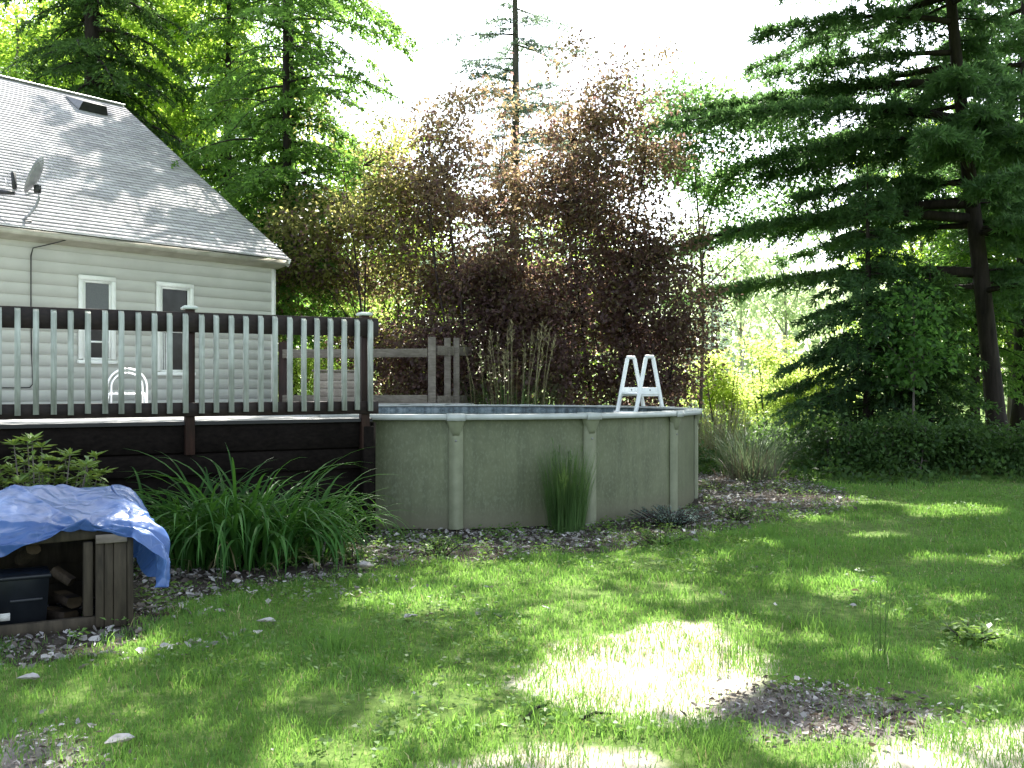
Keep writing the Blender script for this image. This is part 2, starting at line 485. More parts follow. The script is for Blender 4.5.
BED = [gp(-90, 600), gp(20, 668), gp(110, 655), gp(190, 600), gp(250, 585), gp(330, 580), gp(400, 566), gp(520, 558), gp(610, 552),
       gp(690, 540), gp(740, 527), gp(830, 515), gp(860, 498), gp(800, 478), gp(700, 472), (2.0, 17.5), (-2.0, 12.0), (-6.0, 10.0), (-7.0, 7.5)]
SOIL = [gp(705, 712), gp(740, 690), gp(800, 684), gp(880, 694), gp(945, 712), gp(930, 738), gp(850, 742), gp(760, 738)]
DRY = [gp(500, 690), gp(560, 645), gp(640, 622), gp(715, 620), gp(765, 650), gp(770, 690), gp(735, 730), gp(640, 730), gp(560, 712)]  # outline of a bright sun patch, painted as paler ground
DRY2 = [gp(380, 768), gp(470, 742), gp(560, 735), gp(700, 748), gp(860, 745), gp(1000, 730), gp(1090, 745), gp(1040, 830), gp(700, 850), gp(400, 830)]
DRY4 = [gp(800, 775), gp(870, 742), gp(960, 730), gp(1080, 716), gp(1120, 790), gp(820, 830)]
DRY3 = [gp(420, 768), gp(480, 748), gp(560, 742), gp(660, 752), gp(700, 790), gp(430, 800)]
SOIL2 = [gp(-80, 790), gp(-20, 742), gp(70, 728), gp(110, 745), gp(90, 790), gp(0, 830)]
sheet('planting_bed', BED, .004, M['bed'], kind='structure')


def edge_dist(x, y, poly):
    best = np.full(len(x), 9.0)
    for i_ in range(len(poly)):
        a = np.array(poly[i_]); b_ = np.array(poly[(i_ + 1) % len(poly)]); d_ = b_ - a; L2 = d_ @ d_
        t = np.clip(((x - a[0]) * d_[0] + (y - a[1]) * d_[1]) / L2, 0, 1)
        best = np.minimum(best, np.hypot(x - a[0] - t * d_[0], y - a[1] - t * d_[1]))
    return best


g = MB()
xs = np.concatenate([[-600, -200, -80, -40], np.arange(-24, -4.9, 1.5), np.arange(-4.4, 6.5, .07), np.arange(7, 24.1, 1.5), [40, 80, 200, 600]])
ys = np.concatenate([[-300, -60, -15], np.arange(-6, 2.1, 1.5), np.arange(3, 8.4, .07), np.arange(9, 42.1, 1.5), [60, 100, 220, 900]])
X, Y = np.meshgrid(xs, ys)
nx, ny = len(xs), len(ys)
V = np.stack([X, Y, np.zeros_like(X)], -1).reshape(-1, 3)
i = (np.arange(ny - 1)[:, None] * nx + np.arange(nx - 1)[None, :]).reshape(-1, 1)
g.add(V, i + np.array([[0, 1, nx + 1, nx]]))
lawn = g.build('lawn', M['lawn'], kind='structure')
for nm, polys in (('dry', (DRY, DRY3, DRY4)), ('bare', (SOIL, SOIL2))):  # point weights: painted sunlight, and real bare soil
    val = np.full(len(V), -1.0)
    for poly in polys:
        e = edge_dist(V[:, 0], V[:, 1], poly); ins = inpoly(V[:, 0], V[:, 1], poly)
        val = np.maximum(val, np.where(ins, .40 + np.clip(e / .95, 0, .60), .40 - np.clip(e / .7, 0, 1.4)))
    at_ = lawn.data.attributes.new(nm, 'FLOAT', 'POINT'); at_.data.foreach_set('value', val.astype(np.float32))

# ---- lawn grass, one mass of blades
def lawn_points():
    out = []
    for d0, d1, den in ((3.6, 5, 5200), (5, 6.5, 3800), (6.5, 8.5, 2600), (8.5, 11, 1900), (11, 14, 1300), (14, 19, 800), (19, 34, 130)):
        area = .62 * (d1 * d1 - d0 * d0) * 1.0
        n_ = int(area * den)
        d = np.sqrt(RNG.uniform(d0 * d0, d1 * d1, n_)); x = RNG.uniform(-.62, .62, n_) * d
        out.append(np.stack([x, d], 1))
    return np.concatenate(out)


P = lawn_points()
x, y = P[:, 0], P[:, 1]
pool_in = (x - POOL[0]) ** 2 + (y - POOL[1]) ** 2 < 3.8 ** 2
wob = .16 * (vnoise(x, y, .35, 5) - .5) * 2; wob2 = .16 * (vnoise(x, y, .35, 6) - .5) * 2
u = RNG.uniform(0, 1, len(x))


def thinning(poly, w1, w2, lo_, hi_, reach):
    ins = inpoly(x + w1, y + w2, poly)
    e = np.clip(edge_dist(x, y, poly) / reach, 0, 1) * (.6 + .8 * fbm(x, y, .5, 77))
    return ins & (u > lo_ + (hi_ - lo_) * np.clip(1 - e, 0, 1) ** 1.5)


keep = ~pool_in
keep &= ~thinning(BED, wob, wob2, .03, .75, np.where(x < -1.6, .28, .6))
keep &= ~thinning(SOIL, wob, wob2, .10, .85, .7)
keep &= ~thinning(SOIL2, wob, wob2, .08, .75, .4)
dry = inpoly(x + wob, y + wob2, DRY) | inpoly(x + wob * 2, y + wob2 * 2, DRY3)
keep &= ~thinning(DRY, wob, wob2, .10, 1.0, .8)
keep &= ~thinning(DRY4, wob, wob2, .4, 1.0, .6)
keep &= ~thinning(DRY3, wob, wob2, .35, .95, .5)
thin = fbm(x, y, .8, 8)
keep &= u < np.clip((thin - .22) * 5, .12, 1)
keep &= ~((y > 17) & (x > 3.2) & (y < 24))
x, y, dry = x[keep], y[keep], dry[keep]
hn = fbm(x, y, .45, 14)
h = (.026 + .072 * np.clip(hn - .25, 0, 1)) * RNG.uniform(.55, 1.3, len(x))
h *= 1 + np.clip((vnoise(x, y, .22, 33) - .68) * 5, 0, 1.3)
tall = RNG.uniform(0, 1, len(x)) < .02
h[tall] *= 1.8
w = np.clip(.0042 + .0006 * (y - 4), .0042, .02) * RNG.uniform(.7, 1.3, len(x))
az = RNG.uniform(0, 2 * math.pi, len(x))
lean = np.stack([np.cos(az), np.sin(az)], 1)
bend = RNG.uniform(.1, .9, len(x))
isdry = (RNG.uniform(0, 1, len(x)) < np.where(dry, np.clip(.08 + .75 * np.minimum(edge_dist(x, y, DRY), edge_dist(x, y, DRY3)), 0, .5), .05))  # dry blades, denser inside the painted sun patches
c3 = np.stack([x, y, np.zeros(len(x))], 1)
MB().blades(c3[~isdry], h[~isdry], w[~isdry], lean[~isdry], bend[~isdry]).build('lawn_grass', M['grass'], kind='stuff')
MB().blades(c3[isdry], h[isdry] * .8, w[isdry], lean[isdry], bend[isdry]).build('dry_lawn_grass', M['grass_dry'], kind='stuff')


def rand_dirs(n, zlo=-1, zhi=1):
    a = RNG.uniform(0, 2 * math.pi, n); z = RNG.uniform(zlo, zhi, n); r = np.sqrt(np.maximum(0, 1 - z * z))
    return np.stack([r * np.cos(a), r * np.sin(a), z], 1)


# clover and small broad leaves in the lawn
n = 9000
d = np.sqrt(RNG.uniform(16, 15 ** 2, n)); x = RNG.uniform(-.6, .6, n) * d
kp = (fbm(x, d, 1.1, 21) > .52) & ~inpoly(x, d, BED) & ~inpoly(x, d, SOIL) & ~inpoly(x, d, DRY) & ~inpoly(x, d, DRY2)
x, d = x[kp], d[kp]
rep = 4
cx = np.repeat(x, rep) + RNG.normal(0, .012, len(x) * rep); cy = np.repeat(d, rep) + RNG.normal(0, .012, len(x) * rep)
cz = RNG.uniform(.02, .07, len(cx))
MB().leaves(np.stack([cx, cy, cz], 1), rand_dirs(len(cx), -.1, .35), rand_dirs(len(cx), .6, 1), RNG.uniform(.02, .045, len(cx)), RNG.uniform(.016, .03, len(cx))).build('clover', M['weed'], kind='stuff')


# small weeds creeping into the bed
n = 5200
q = RNG.uniform([-4.2, 6.0], [4.5, 17], (n, 2)); x, d = q[:, 0], q[:, 1]
kp = inpoly(x, d, BED) & (fbm(x, d, .7, 63) > .5) & ((x - POOL[0]) ** 2 + (d - POOL[1]) ** 2 > 3.8 ** 2)
x, d = x[kp], d[kp]
rep = 7
cx = np.repeat(x, rep) + RNG.normal(0, .03, len(x) * rep); cy = np.repeat(d, rep) + RNG.normal(0, .03, len(x) * rep)
cz = RNG.uniform(.015, .10, len(cx))
MB().leaves(np.stack([cx, cy, cz], 1), rand_dirs(len(cx), -.1, .5), rand_dirs(len(cx), .5, 1), RNG.uniform(.02, .055, len(cx)), RNG.uniform(.014, .03, len(cx))).build('bed_weeds', M['weed'], kind='stuff')


# leaf litter on the bed and soil
def litter(name, polys, n, mat, lo=.03, hi=.085, extra=None):
    b = MB(); 
    pts = []
    for poly, m_ in zip(polys, n):
        a = np.array(poly); mn, mx = a.min(0), a.max(0)
        q = RNG.uniform(mn, mx, (m_ * 3, 2))
        q = q[inpoly(q[:, 0], q[:, 1], poly)][:m_]
        q = q[(q[:, 0] - POOL[0]) ** 2 + (q[:, 1] - POOL[1]) ** 2 > 3.75 ** 2]
        pts.append(q)
    if extra is not None: pts.append(extra)
    q = np.concatenate(pts)
    q = q + RNG.normal(0, .10, q.shape)
    q = q[RNG.uniform(0, 1, len(q)) < np.clip((fbm(q[:, 0], q[:, 1], .5, len(mat.name)) - .30) * 3.2, .10, 1)]
    N = len(q)
    c = np.stack([q[:, 0], q[:, 1], RNG.uniform(.008, .03, N)], 1)
    L = lo + (hi - lo) * RNG.uniform(0, 1, N) ** 2.2
    d_ = rand_dirs(N, -.1, .45); nr = rand_dirs(N, .35, 1); sd = np.cross(d_, nr); sd /= np.linalg.norm(sd, axis=1)[:, None]; up = np.cross(sd, d_)
    curl = RNG.uniform(-.1, .7, N); hook = RNG.uniform(-.1, .45, N); asp = RNG.uniform(.32, .72, N)
    V = []
    for s_, wd in ((0, .12), (.22, .8), (.52, 1.0), (.8, .55), (1, .05)):
        for e in (-1, 0, 1):
            w2 = wd * asp * RNG.uniform(.45, 1.4, N) * .5 * e
            V.append(c + d_ * (L * (s_ - .5))[:, None] + sd * (L * w2)[:, None] + up * (L * (curl * abs(e) * wd * .35 + hook * (s_ - .4) ** 2))[:, None])
    V = np.stack(V, 1).reshape(-1, 3)
    base = (np.arange(N) * 15)[:, None]
    for s_ in range(4):
        for e in range(2):
            k_ = s_ * 3 + e
            b.q.append(base + np.array([[k_, k_ + 1, k_ + 4, k_ + 3]]))
    b.v.append(V); b.n += len(V)
    return b.build(name, mat, kind='stuff')


ex = np.array([gp(RNG.uniform(120, 520), RNG.uniform(560, 640)) for _ in range(130)] + [gp(RNG.uniform(0, 1024), RNG.uniform(520, 760)) for _ in range(160)])
ex = np.concatenate([ex, np.array([gp(RNG.uniform(-30, 215), RNG.uniform(588, 664)) for _ in range(1500)]), np.array([gp(RNG.uniform(130, 420), RNG.uniform(552, 600)) for _ in range(1300)])])
litter('leaf_litter', [BED], [26000], M['dead'], .012, .08, extra=ex)
litter('leaf_litter', [BED], [9000], M['brown_dead'], .014, .09)
litter('soil_debris', [SOIL, SOIL2], [1500, 900], M['dead'], .006, .045)
litter('soil_debris', [SOIL, SOIL2], [1500, 700], M['brown_dead'], .006, .05)

# ------------------------------------------------------------------ house
uw = math.atan2(.779, .627)
house = empty('house', (-8.54, 16.6, 0), uw, label='white clapboard house with grey shingled gable roof behind the deck', cat='house')
X0, X1 = -5.0, 5.63
b = MB(); zb = .15; row = .2018; nrow = 20
for r in range(nrow):
    z0 = zb + r * row; z1 = min(z0 + row, 4.10)
    if z0 >= 4.1: break
    P = [(X0, -.019, z0), (X1, -.019, z0), (X1, -.004, z1), (X0, -.004, z1), (X0, 0.0, z0), (X1, 0.0, z0)]
    b.add(P, [(0, 1, 2, 3), (4, 5, 1, 0)])
# other walls
for (a, c_) in (((X1, 0.0), (X1, 12.3)), ((X1, 12.3), (X0, 12.3)), ((X0, 12.3), (X0, 0.0))):
    b.add([(a[0], a[1], 0), (c_[0], c_[1], 0), (c_[0], c_[1], 4.1), (a[0], a[1], 4.1)], [(0, 1, 2, 3)])
for xx in (X0, X1):
    b.add([(xx, 0, 4.1), (xx, 12.3, 4.1), (xx, 6.15, 8.3)], None, [(0, 1, 2)])
b.build('wall', M['siding'], house)
MB().box((X1 - .045, -.022, 2.1), (.10, .03, 3.95)).build('corner_board', M['trim'], house)
# roof
EZ, RZ, EY, RY = 4.26, 8.62, -.4, 6.15
slope = math.hypot(RY - EY, RZ - EZ); nr = 54
sy, sz = (RY - EY) / slope, (RZ - EZ) / slope
b = MB(); uvs = []
XA, XB = X0 - .2, X1 + .10
step = slope / nr
XC = np.linspace(XA, XB, 40)
for side in (0, 1):
    for r in range(nr):
        s0, s1 = r * step, (r + 1) * step
        ends = []
        V = []
        for (s_, off) in ((s0, .012), (s1, .002), (s0, .0)):
            yy = EY + sy * s_ - sz * off; zz = EZ + sz * s_ + sy * off
            if side: yy = 2 * RY - yy
            for xx in XC:
                wv = .0015 * math.sin(xx * 3.3 + r * 2.1)
                V.append((xx, yy, zz + wv * (1 if s_ == s0 else .5)))
        n_ = len(XC)
        Q = []
        for j in range(n_ - 1):
            Q += [(j, j + 1, n_ + j + 1, n_ + j), (2 * n_ + j, 2 * n_ + j + 1, j + 1, j)]
        b.add(V, Q)
roof = b.build('roof', M['roof'], house)
uvl = roof.data.uv_layers.new(name='UVMap')
co = np.zeros(len(roof.data.vertices) * 3, np.float32); roof.data.vertices.foreach_get('co', co); co = co.reshape(-1, 3)
li = np.zeros(len(roof.data.loops), np.int32); roof.data.loops.foreach_get('vertex_index', li)
yl = np.where(co[:, 1] > RY, 2 * RY - co[:, 1], co[:, 1])
uv = np.stack([co[:, 0], (yl - EY) / sy], 1)[li]
uvl.data.foreach_set('uv', uv.astype(np.float32).ravel())
MB().beam((XA, RY, RZ + .012), (XB, RY, RZ + .012), .22, .03, bev=.01).build('ridge_cap', M['flash'], house)
# eave, soffit, rakes
b = MB()
b.box((.5 * (XA + XB), EY + .014, EZ - .075), (XB - XA - .02, .024, .10))
b.build('fascia', M['soffit'], house)
b = MB()
b.add([(XA, EY + .03, EZ - .11), (XB - .02, EY + .03, EZ - .11), (XB - .02, -.005, 4.085), (XA, -.005, 4.085)], [(0, 1, 2, 3)])
b.build('soffit', M['soffit'], house)
b = MB()
for q in (-1, 1):
    y0, y1 = (EY, RY) if q < 0 else (2 * RY - EY, RY)
    b.beam((XB - .03, y0, EZ - .09), (XB - .03, y1, RZ - .09), .03, .15)
b.build('rake_board', M['trim'], house)
b = MB()
b.beam((XA, EY - .012, EZ - .003), (XB, EY - .012, EZ - .003), .035, .012)
b.build('drip_edge', M['flash'], house)
# ridge vent hood: slant-back roof vent close to the ridge
vx, vs = 4.45, slope - .80
yy, zz = EY + sy * vs, EZ + sz * vs
bm = MB()
w_, dn, hgt = .36, .7, .22
pts = [(vx - w_ / 2, 0), (vx + w_ / 2, 0)]
lo = lambda xx, s_, o: (xx, EY + sy * s_ - sz * o, EZ + sz * s_ + sy * o)
A = [lo(vx - w_, vs - .3, .02), lo(vx + w_, vs - .3, .02), lo(vx + w_, vs + .5, .03), lo(vx - w_, vs + .5, .03),
     lo(vx - w_ * .8, vs - .25, hgt), lo(vx + w_ * .8, vs - .25, hgt)]
bm.add(A, [(4, 5, 2, 3)], [(1, 2, 5), (0, 4, 3)])
vent = bm.build('roof_vent', M['bolt'], house)
MB().add([A[0], A[1], A[5], A[4]], [(0, 1, 2, 3)]).build('vent_opening', M['dark'], vent)


def make_window(x0, x1, z0, z1, kind):
    t = .085
    b = MB()
    w_ = x1 - x0; h_ = z1 - z0
    b.box(((x0 + x1) / 2, -.045, z1 - t / 2), (w_, .05, t), bev=.006)
    b.box((x0 + t / 2, -.045, (z0 + z1) / 2), (t, .046, h_ - 2 * t), bev=.006)
    b.box((x1 - t / 2, -.045, (z0 + z1) / 2), (t, .046, h_ - 2 * t), bev=.006)
    wdw = b.build('window', M['trim'], house)
    MB().box(((x0 + x1) / 2, -.058, z0 + t * .4), (w_ + .04, .085, t * .8), bev=.008).build('sill', M['trim'], wdw)
    ix0, ix1, iz0, iz1 = x0 + t, x1 - t, z0 + t * .8, z1 - t
    zm = iz0 + (iz1 - iz0) * .48
    s_ = .045
    b = MB()
    for (za, zc, yy) in ((iz0, zm + .02, -.034), (zm - .02, iz1, -.040)):
        b.box(((ix0 + ix1) / 2, yy, za + s_ / 2), (ix1 - ix0, .014, s_))
        b.box(((ix0 + ix1) / 2, yy, zc - s_ / 2), (ix1 - ix0, .0145, s_))
        b.box((ix0 + s_ / 2, yy, (za + zc) / 2), (s_, .0135, zc - za - 2 * s_))
        b.box((ix1 - s_ / 2, yy, (za + zc) / 2), (s_, .0135, zc - za - 2 * s_))
    if kind == 1:
        b.box(((ix0 + ix1) / 2, -.034, iz0 + .33), (ix1 - ix0 - 2 * s_, .012, .035))
    b.build('sash', M['trim'], wdw)
    MB().add([(ix0, -.026, iz0), (ix1, -.026, iz0), (ix1, -.026, iz1), (ix0, -.026, iz1)], [(0, 1, 2, 3)]).build('pane', M['glass'], wdw)
    if kind == 1:
        MB().add([(ix0 + .05, -.0295, zm), (ix1 - .05, -.0295, zm), (ix1 - .05, -.0295, iz1 - .045), (ix0 + .05, -.0295, iz1 - .045)], [(0, 1, 2, 3)]).build('insect_screen', M['screen'], wdw)
    else:
        b = MB()
        for k_ in range(4):
            xx = ix0 + .05 + k_ * .035
            b.add([(xx, -.0285, iz0 + .05), (xx + .02, -.0285, iz0 + .05), (xx + .03, -.0285, zm - .03), (xx + .006, -.0285, zm - .03)], [(0, 1, 2, 3)])
        b.build('curtain', M['curtain'], wdw)
    return wdw


make_window(1.33, 2.03, 2.02, 3.60, 1)
make_window(2.85, 3.65, 1.82, 3.60, 2)

# cable on the wall
b = MB()
xc = .50
pts = [(xc + .45, EY + .05, EZ - .12), (xc + .33, EY + .1, EZ - .17), (xc + .2, -.12, 4.04), (xc + .02, -.06, 3.98), (xc, -.03, 3.85), (xc, -.028, 3.0), (xc + .01, -.028, 2.2),
       (xc + .03, -.03, 1.66), (xc - .02, -.03, 1.60), (xc - .2, -.03, 1.595), (xc - 1.2, -.03, 1.60), (-3.0, -.03, 1.6)]
b.tube(pts, .011, 6)
cable = b.build('wall_cable', M['cable'], None, label='thin dark cable running down the white clapboard wall from the eave', cat='cable')
cable.location = house.location; cable.rotation_euler = house.rotation_euler

# satellite dish on the roof edge
dish = empty('satellite_dish', (0, 0, 0), 0, label='grey satellite dish on curved mast at the lower roof edge', cat='satellite dish')
Dd = 16.75
dp = lambda px, py, dd=0.: np.array([at(px, Dd + dd), Dd + dd, zat(py, Dd + dd)])
foot = dp(22, 221)
b = MB(); b.tube([foot, dp(30, 214), dp(36, 206), dp(39, 198), dp(38.5, 190)], .022, 8); b.build('mast', M['dish'], dish, True)
b = MB(); b.box(foot + np.array([-.04, 0, -.02]), (.34, .22, .05), (.75, .62, .2), (-.62, .75, .2), bev=.01); b.build('foot_plate', M['dark'], dish)
# reflector: shallow bowl facing left
cdish = dp(36, 175); ax = np.array([-.86, -.22, .40]); ax /= np.linalg.norm(ax)
e1 = np.cross(ax, [0, 0, 1]); e1 /= np.linalg.norm(e1); e2 = np.cross(e1, ax)
R_ = .335; V = []; Q = []; nr_, na = 6, 28
for off in (0, -.012):
    for i in range(nr_ + 1):
        for j in range(na):
            a = 2 * math.pi * j / na; rr = R_ * max(i, .02) / nr_
            V.append(cdish + ax * (.09 * (rr / R_) ** 2 - .05 + off) + e1 * rr * .86 * math.cos(a) + e2 * rr * math.sin(a))
m_ = (nr_ + 1) * na
for i in range(nr_):
    for j in range(na):
        j2 = (j + 1) % na
        Q.append((i * na + j, i * na + j2, (i + 1) * na + j2, (i + 1) * na + j)); Q.append(tuple(m_ + q for q in Q[-1][::-1]))
for j in range(na):
    j2 = (j + 1) % na
    Q.append((nr_ * na + j, nr_ * na + j2, m_ + nr_ * na + j2, m_ + nr_ * na + j))
MB().add(V, Q).build('reflector', M['dish'], dish, True)
b = MB(); b.box(dp(37.5, 189), (.09, .1, .13), bev=.01); b.build('bracket', M['dark'], dish)
lnb = dp(10, 193)
b = MB(); b.tube([dp(36, 193), dp(24, 195), lnb], .013, 6); b.tube([dp(30, 196), dp(20, 190), dp(6, 184), dp(5, 178)], .007, 6); b.build('feed_arm', M['dish'], dish)
b = MB(); b.tube([lnb + np.array([-.16, 0, .02]), lnb + np.array([.08, 0, -.005])], [.045, .03], 10)
b.box(dp(14, 181), (.06, .08, .30), (.96, 0, .1), (0, 1, 0), (-.1, 0, .96), bev=.008); b.build('receiver', M['dark'], dish)

# ------------------------------------------------------------------ deck
C0 = np.array([-1.53, 10.9]); DU = np.array([.872, .490]); DN = np.array([.490, -.872])   # along the front, outwards
ZD = 1.285
deck = empty('deck', (C0[0], C0[1], 0), 0, label='raised wooden deck with dark rails and pale green square balusters', cat='deck')
dloc = np.array([C0[0], C0[1], 0.])


def dk(t, out, z):                     # deck coordinates relative to the deck root; t from the corner to the left
    p = -DU * t + DN * out
    return np.array([p[0], p[1], z])


arc = [(POOL[0] + 3.84 * math.sin(a), POOL[1] - 3.84 * math.cos(a)) for a in np.radians(np.linspace(-9, -182, 30))]
poly = [tuple(C0 - DU * 6.5), tuple(C0)] + arc + [(-.75, 19.5), (-4.75, 19.9), (-5.15, 20.72), (-11.6, 12.72)]
bm = bmesh.new()
f = bm.faces.new([bm.verts.new((p[0] - C0[0], p[1] - C0[1], ZD)) for p in poly])
bm.normal_update()
if f.normal.z < 0: f.normal_flip()
r_ = bmesh.ops.extrude_face_region(bm, geom=[f])
for v in [e for e in r_['geom'] if isinstance(e, bmesh.types.BMVert)]: v.co.z -= .035
bmesh.ops.recalc_face_normals(bm, faces=bm.faces[:])
bmesh.ops.triangulate(bm, faces=bm.faces[:])
me = bpy.data.meshes.new('floor'); bm.to_mesh(me); bm.free(); me.materials.append(M['deck'])
o = bpy.data.objects.new('floor', me); COL.objects.link(o); o.parent = deck


def hb(t0, t1, out, z0, z1, th):
    b = MB(); b.beam(dk(t0, out, (z0 + z1) / 2), dk(t1, out, (z0 + z1) / 2), th, z1 - z0, bev=.006)
    return b


hb(-.0, 6.5, -.06, .97, 1.245, .04).build('fascia', M['skirt'], deck)
hb(-.0, 6.5, -.075, .74, .955, .03).build('skirt_board', M['skirt'], deck)
hb(.02, 6.5, -.13, .0, 1.2, .02).build('skirt_panel', M['skirt'], deck)
hb(.03, 6.5, -.085, .40, .60, .03).build('skirt_board', M['skirt'], deck)
b = MB(); e0 = dk(0, -.05, 0); e1 = dk(0, -.05, 0) + np.array([-DN[0] * .32, -DN[1] * .32, 0])
b.box((e0 + e1) / 2 + np.array([.03, .02, .64]), (.03, .36, 1.20), (DU[0], DU[1], 0), (-DN[0], -DN[1], 0)); b.build('end_panel', M['skirt'], deck)
b = MB(); b.box(dk(.05, -.02, .6), (.12, .1, 1.2), (DU[0], DU[1], 0), (DN[0], DN[1], 0), bev=.006); b.build('support_post', M['skirt'], deck)
# rails (outer face about 1 cm beyond the deck edge)
hb(-.05, 6.5, .045, 2.175, 2.375, .038).build('top_rail', M['stain'], deck)
hb(-.05, 6.5, .045, 1.335, 1.475, .038).build('bottom_rail', M['stain'], deck)
ux, uy = (DU[0], DU[1], 0), (DN[0], DN[1], 0)
first = None
for t in (.0, 1.98, 3.96, 5.94):
    b = MB(); tp = 2.405; bt = .95 if t > 0 else .95
    t_ = t + (.085 if t == 0 else -.04)
    b.box(dk(t_, -.02, (tp + bt) / 2), (.092, .092, tp - bt), ux, uy, bev=.005)
    p = b.build('post', M['stain2'], deck)
    b = MB()
    b.box(dk(t_, -.02, tp + .014), (.145, .145, .026), ux, uy, bev=.006)
    c_ = dk(t_, -.02, tp + .027)
    a_ = [c_ + np.array(ux) * i_ * .066 + np.array(uy) * j_ * .066 for i_, j_ in ((-1, -1), (1, -1), (1, 1), (-1, 1))]
    a2 = [c_ + np.array([0, 0, .012]) + np.array(ux) * i_ * .05 + np.array(uy) * j_ * .05 for i_, j_ in ((-1, -1), (1, -1), (1, 1), (-1, 1))]
    b.add(a_ + a2, [(0, 1, 5, 4), (1, 2, 6, 5), (2, 3, 7, 6), (3, 0, 4, 7), (4, 5, 6, 7)])
    b.build('post_cap', M['cap'], p)
# balusters: square, tops cut at a slant
tt = 3.49
bal = []
pos = [3.491 - .1494 * q for q in range(24)] + [3.491 + .1494 * q for q in range(1, 20)]
for q, t in enumerate(pos):
    jt = random.uniform(-.006, .006)
    b = MB(); hw, hd = .0245, .022
    o_ = .088
    z0, z1 = 1.375 + random.uniform(-.008, .008), 2.325 + random.uniform(-.006, .006)
    P = []
    for z_, sl in ((z0, 0), (z1, 1)):
        for i_, j_ in ((-1, -1), (1, -1), (1, 1), (-1, 1)):
            zz = z_ + (.034 if (sl and j_ < 0) else 0)
            P.append(dk(t + jt - i_ * hw, o_ + j_ * hd, zz))
    b.add(P, [(3, 2, 1, 0), (4, 5, 6, 7), (0, 1, 5, 4), (1, 2, 6, 5), (2, 3, 7, 6), (3, 0, 4, 7)])
    b.build('baluster', M['baluster'], deck)

# weathered railing behind the pool
br_ = empty('wooden_railing', (-1.54, 19.3, 0), 0, label='bare grey wooden railing at the far side of the pool', cat='railing')
o3 = np.array([-1.54, 19.3, 0.])
def wpost(px, d, ytop, w_=.12, mat='greywood'):
    b = MB(); zt = zat(ytop, d); b.box(np.array([at(px, d), d, zt / 2]) - o3, (w_, .09, zt), bev=.006)
    return b.build('post', M[mat], br_)
wpost(432, 19.56, 337, .15); wpost(447.5, 20.2, 338, .13); wpost(456.5, 20.5, 338, .12); wpost(283, 19.85, 342, .17, 'stain2')
rl = lambda p0, p1, h_: MB().beam(np.array(p0) - o3, np.array(p1) - o3, .04, h_, bev=.006)
D1, D2 = 19.78, 19.66
rl((at(284, D1), D1 - .12, zat(354, D1)), (at(428, D2), D2 - .12, zat(353, D2)), .17).build('top_rail', M['greywood'], br_)
rl((at(284, D1), D1 - .12, zat(399.5, D1)), (at(428, D2), D2 - .12, zat(399.5, D2)), .18).build('bottom_rail', M['greywood'], br_)
rl((at(437, 19.66), 19.66, zat(350.5, 19.66)), (at(471, 21.4), 21.4, zat(351.5, 21.4)), .19).build('side_rail', M['greywood'], br_)
rl((at(437, 19.66), 19.66, zat(401, 19.66)), (at(466, 21.2), 21.2, zat(400, 21.2)), .2).build('side_board', M['greywood'], br_)

# grey wooden box on the deck
bx = empty('storage_box', (at(337, 18.3), 18.3, ZD), 0, label='grey brown wooden box standing on the deck before the far railing', cat='box')
b = MB()
for q in range(4):
    b.box((0, -.25, .08 + q * .145), (.76, .025, .138), bev=.005)
for sx_ in (-1, 1): b.box((sx_ * .37, .012, .30), (.02, .49, .59), bev=.004)
b.box((0, .25, .30), (.72, .02, .59)); b.build('side', M['boxwood'], bx)
MB().box((0, 0, .615), (.82, .56, .035), bev=.008).build('lid', M['greywood'], bx)

# white hoop chair on the deck
ch = empty('chair', (at(127, 14.6), 14.6, ZD), math.radians(20), label='white metal tube chair with round hoop back seen through the balusters', cat='chair')
def hoop(wd, ht, y0, y1, n_=20):
    pts = [(-wd, y0, 0.0)]
    for a in np.linspace(math.pi, 0, n_): pts.append((wd * math.cos(a), y1, ht - wd + wd * math.sin(a)))
    pts.append((wd, y0, 0.0)); return pts
b = MB(); b.tube(hoop(.275, .605, .10, .16), .014, 8); b.build('back_frame', M['white_metal'], ch, True)
b = MB(); b.tube(hoop(.215, .54, .02, .02), .012, 8); b.build('front_frame', M['white_metal'], ch, True)
b = MB()
for q in np.linspace(-.2, .2, 8): b.tube([(q, .1, .24), (q, -.2, .25), (q, -.36, .24)], .008, 6)
b.tube([(-.24, .1, .235), (-.24, -.36, .235), (.24, -.36, .235), (.24, .1, .235)], .012, 7); b.build('seat', M['white_metal'], ch)
for sx_ in (-1, 1):
    b = MB(); b.tube([(sx_ * .24, -.34, .24), (sx_ * .27, -.38, .0)], .012, 7); b.build('leg', M['white_metal'], ch)

# ------------------------------------------------------------------ pool
pool = empty('above_ground_pool', (POOL[0], POOL[1], 0), 0, label='round above ground pool with olive steel wall and pale rim', cat='pool')
pool.rotation_euler = (-.0055, 0, 0)           # settled a little at the far side


def ring(b, r0, r1, z0, z1, a0, a1, n_):
    A_ = np.linspace(a0, a1, n_ + 1); V = []
    for a in A_:
        for r, z in ((r0, z0), (r1, z0), (r1, z1), (r0, z1)): V.append((r * math.sin(a), -r * math.cos(a), z))
    Q = []
    for i_ in range(n_):
        for j in range(4):
            j2 = (j + 1) % 4
            Q.append((i_ * 4 + j, i_ * 4 + j2, i_ * 4 + 4 + j2, i_ * 4 + 4 + j))
    Q += [(0, 3, 2, 1), (n_ * 4, n_ * 4 + 1, n_ * 4 + 2, n_ * 4 + 3)]
    return b.add(V, Q)


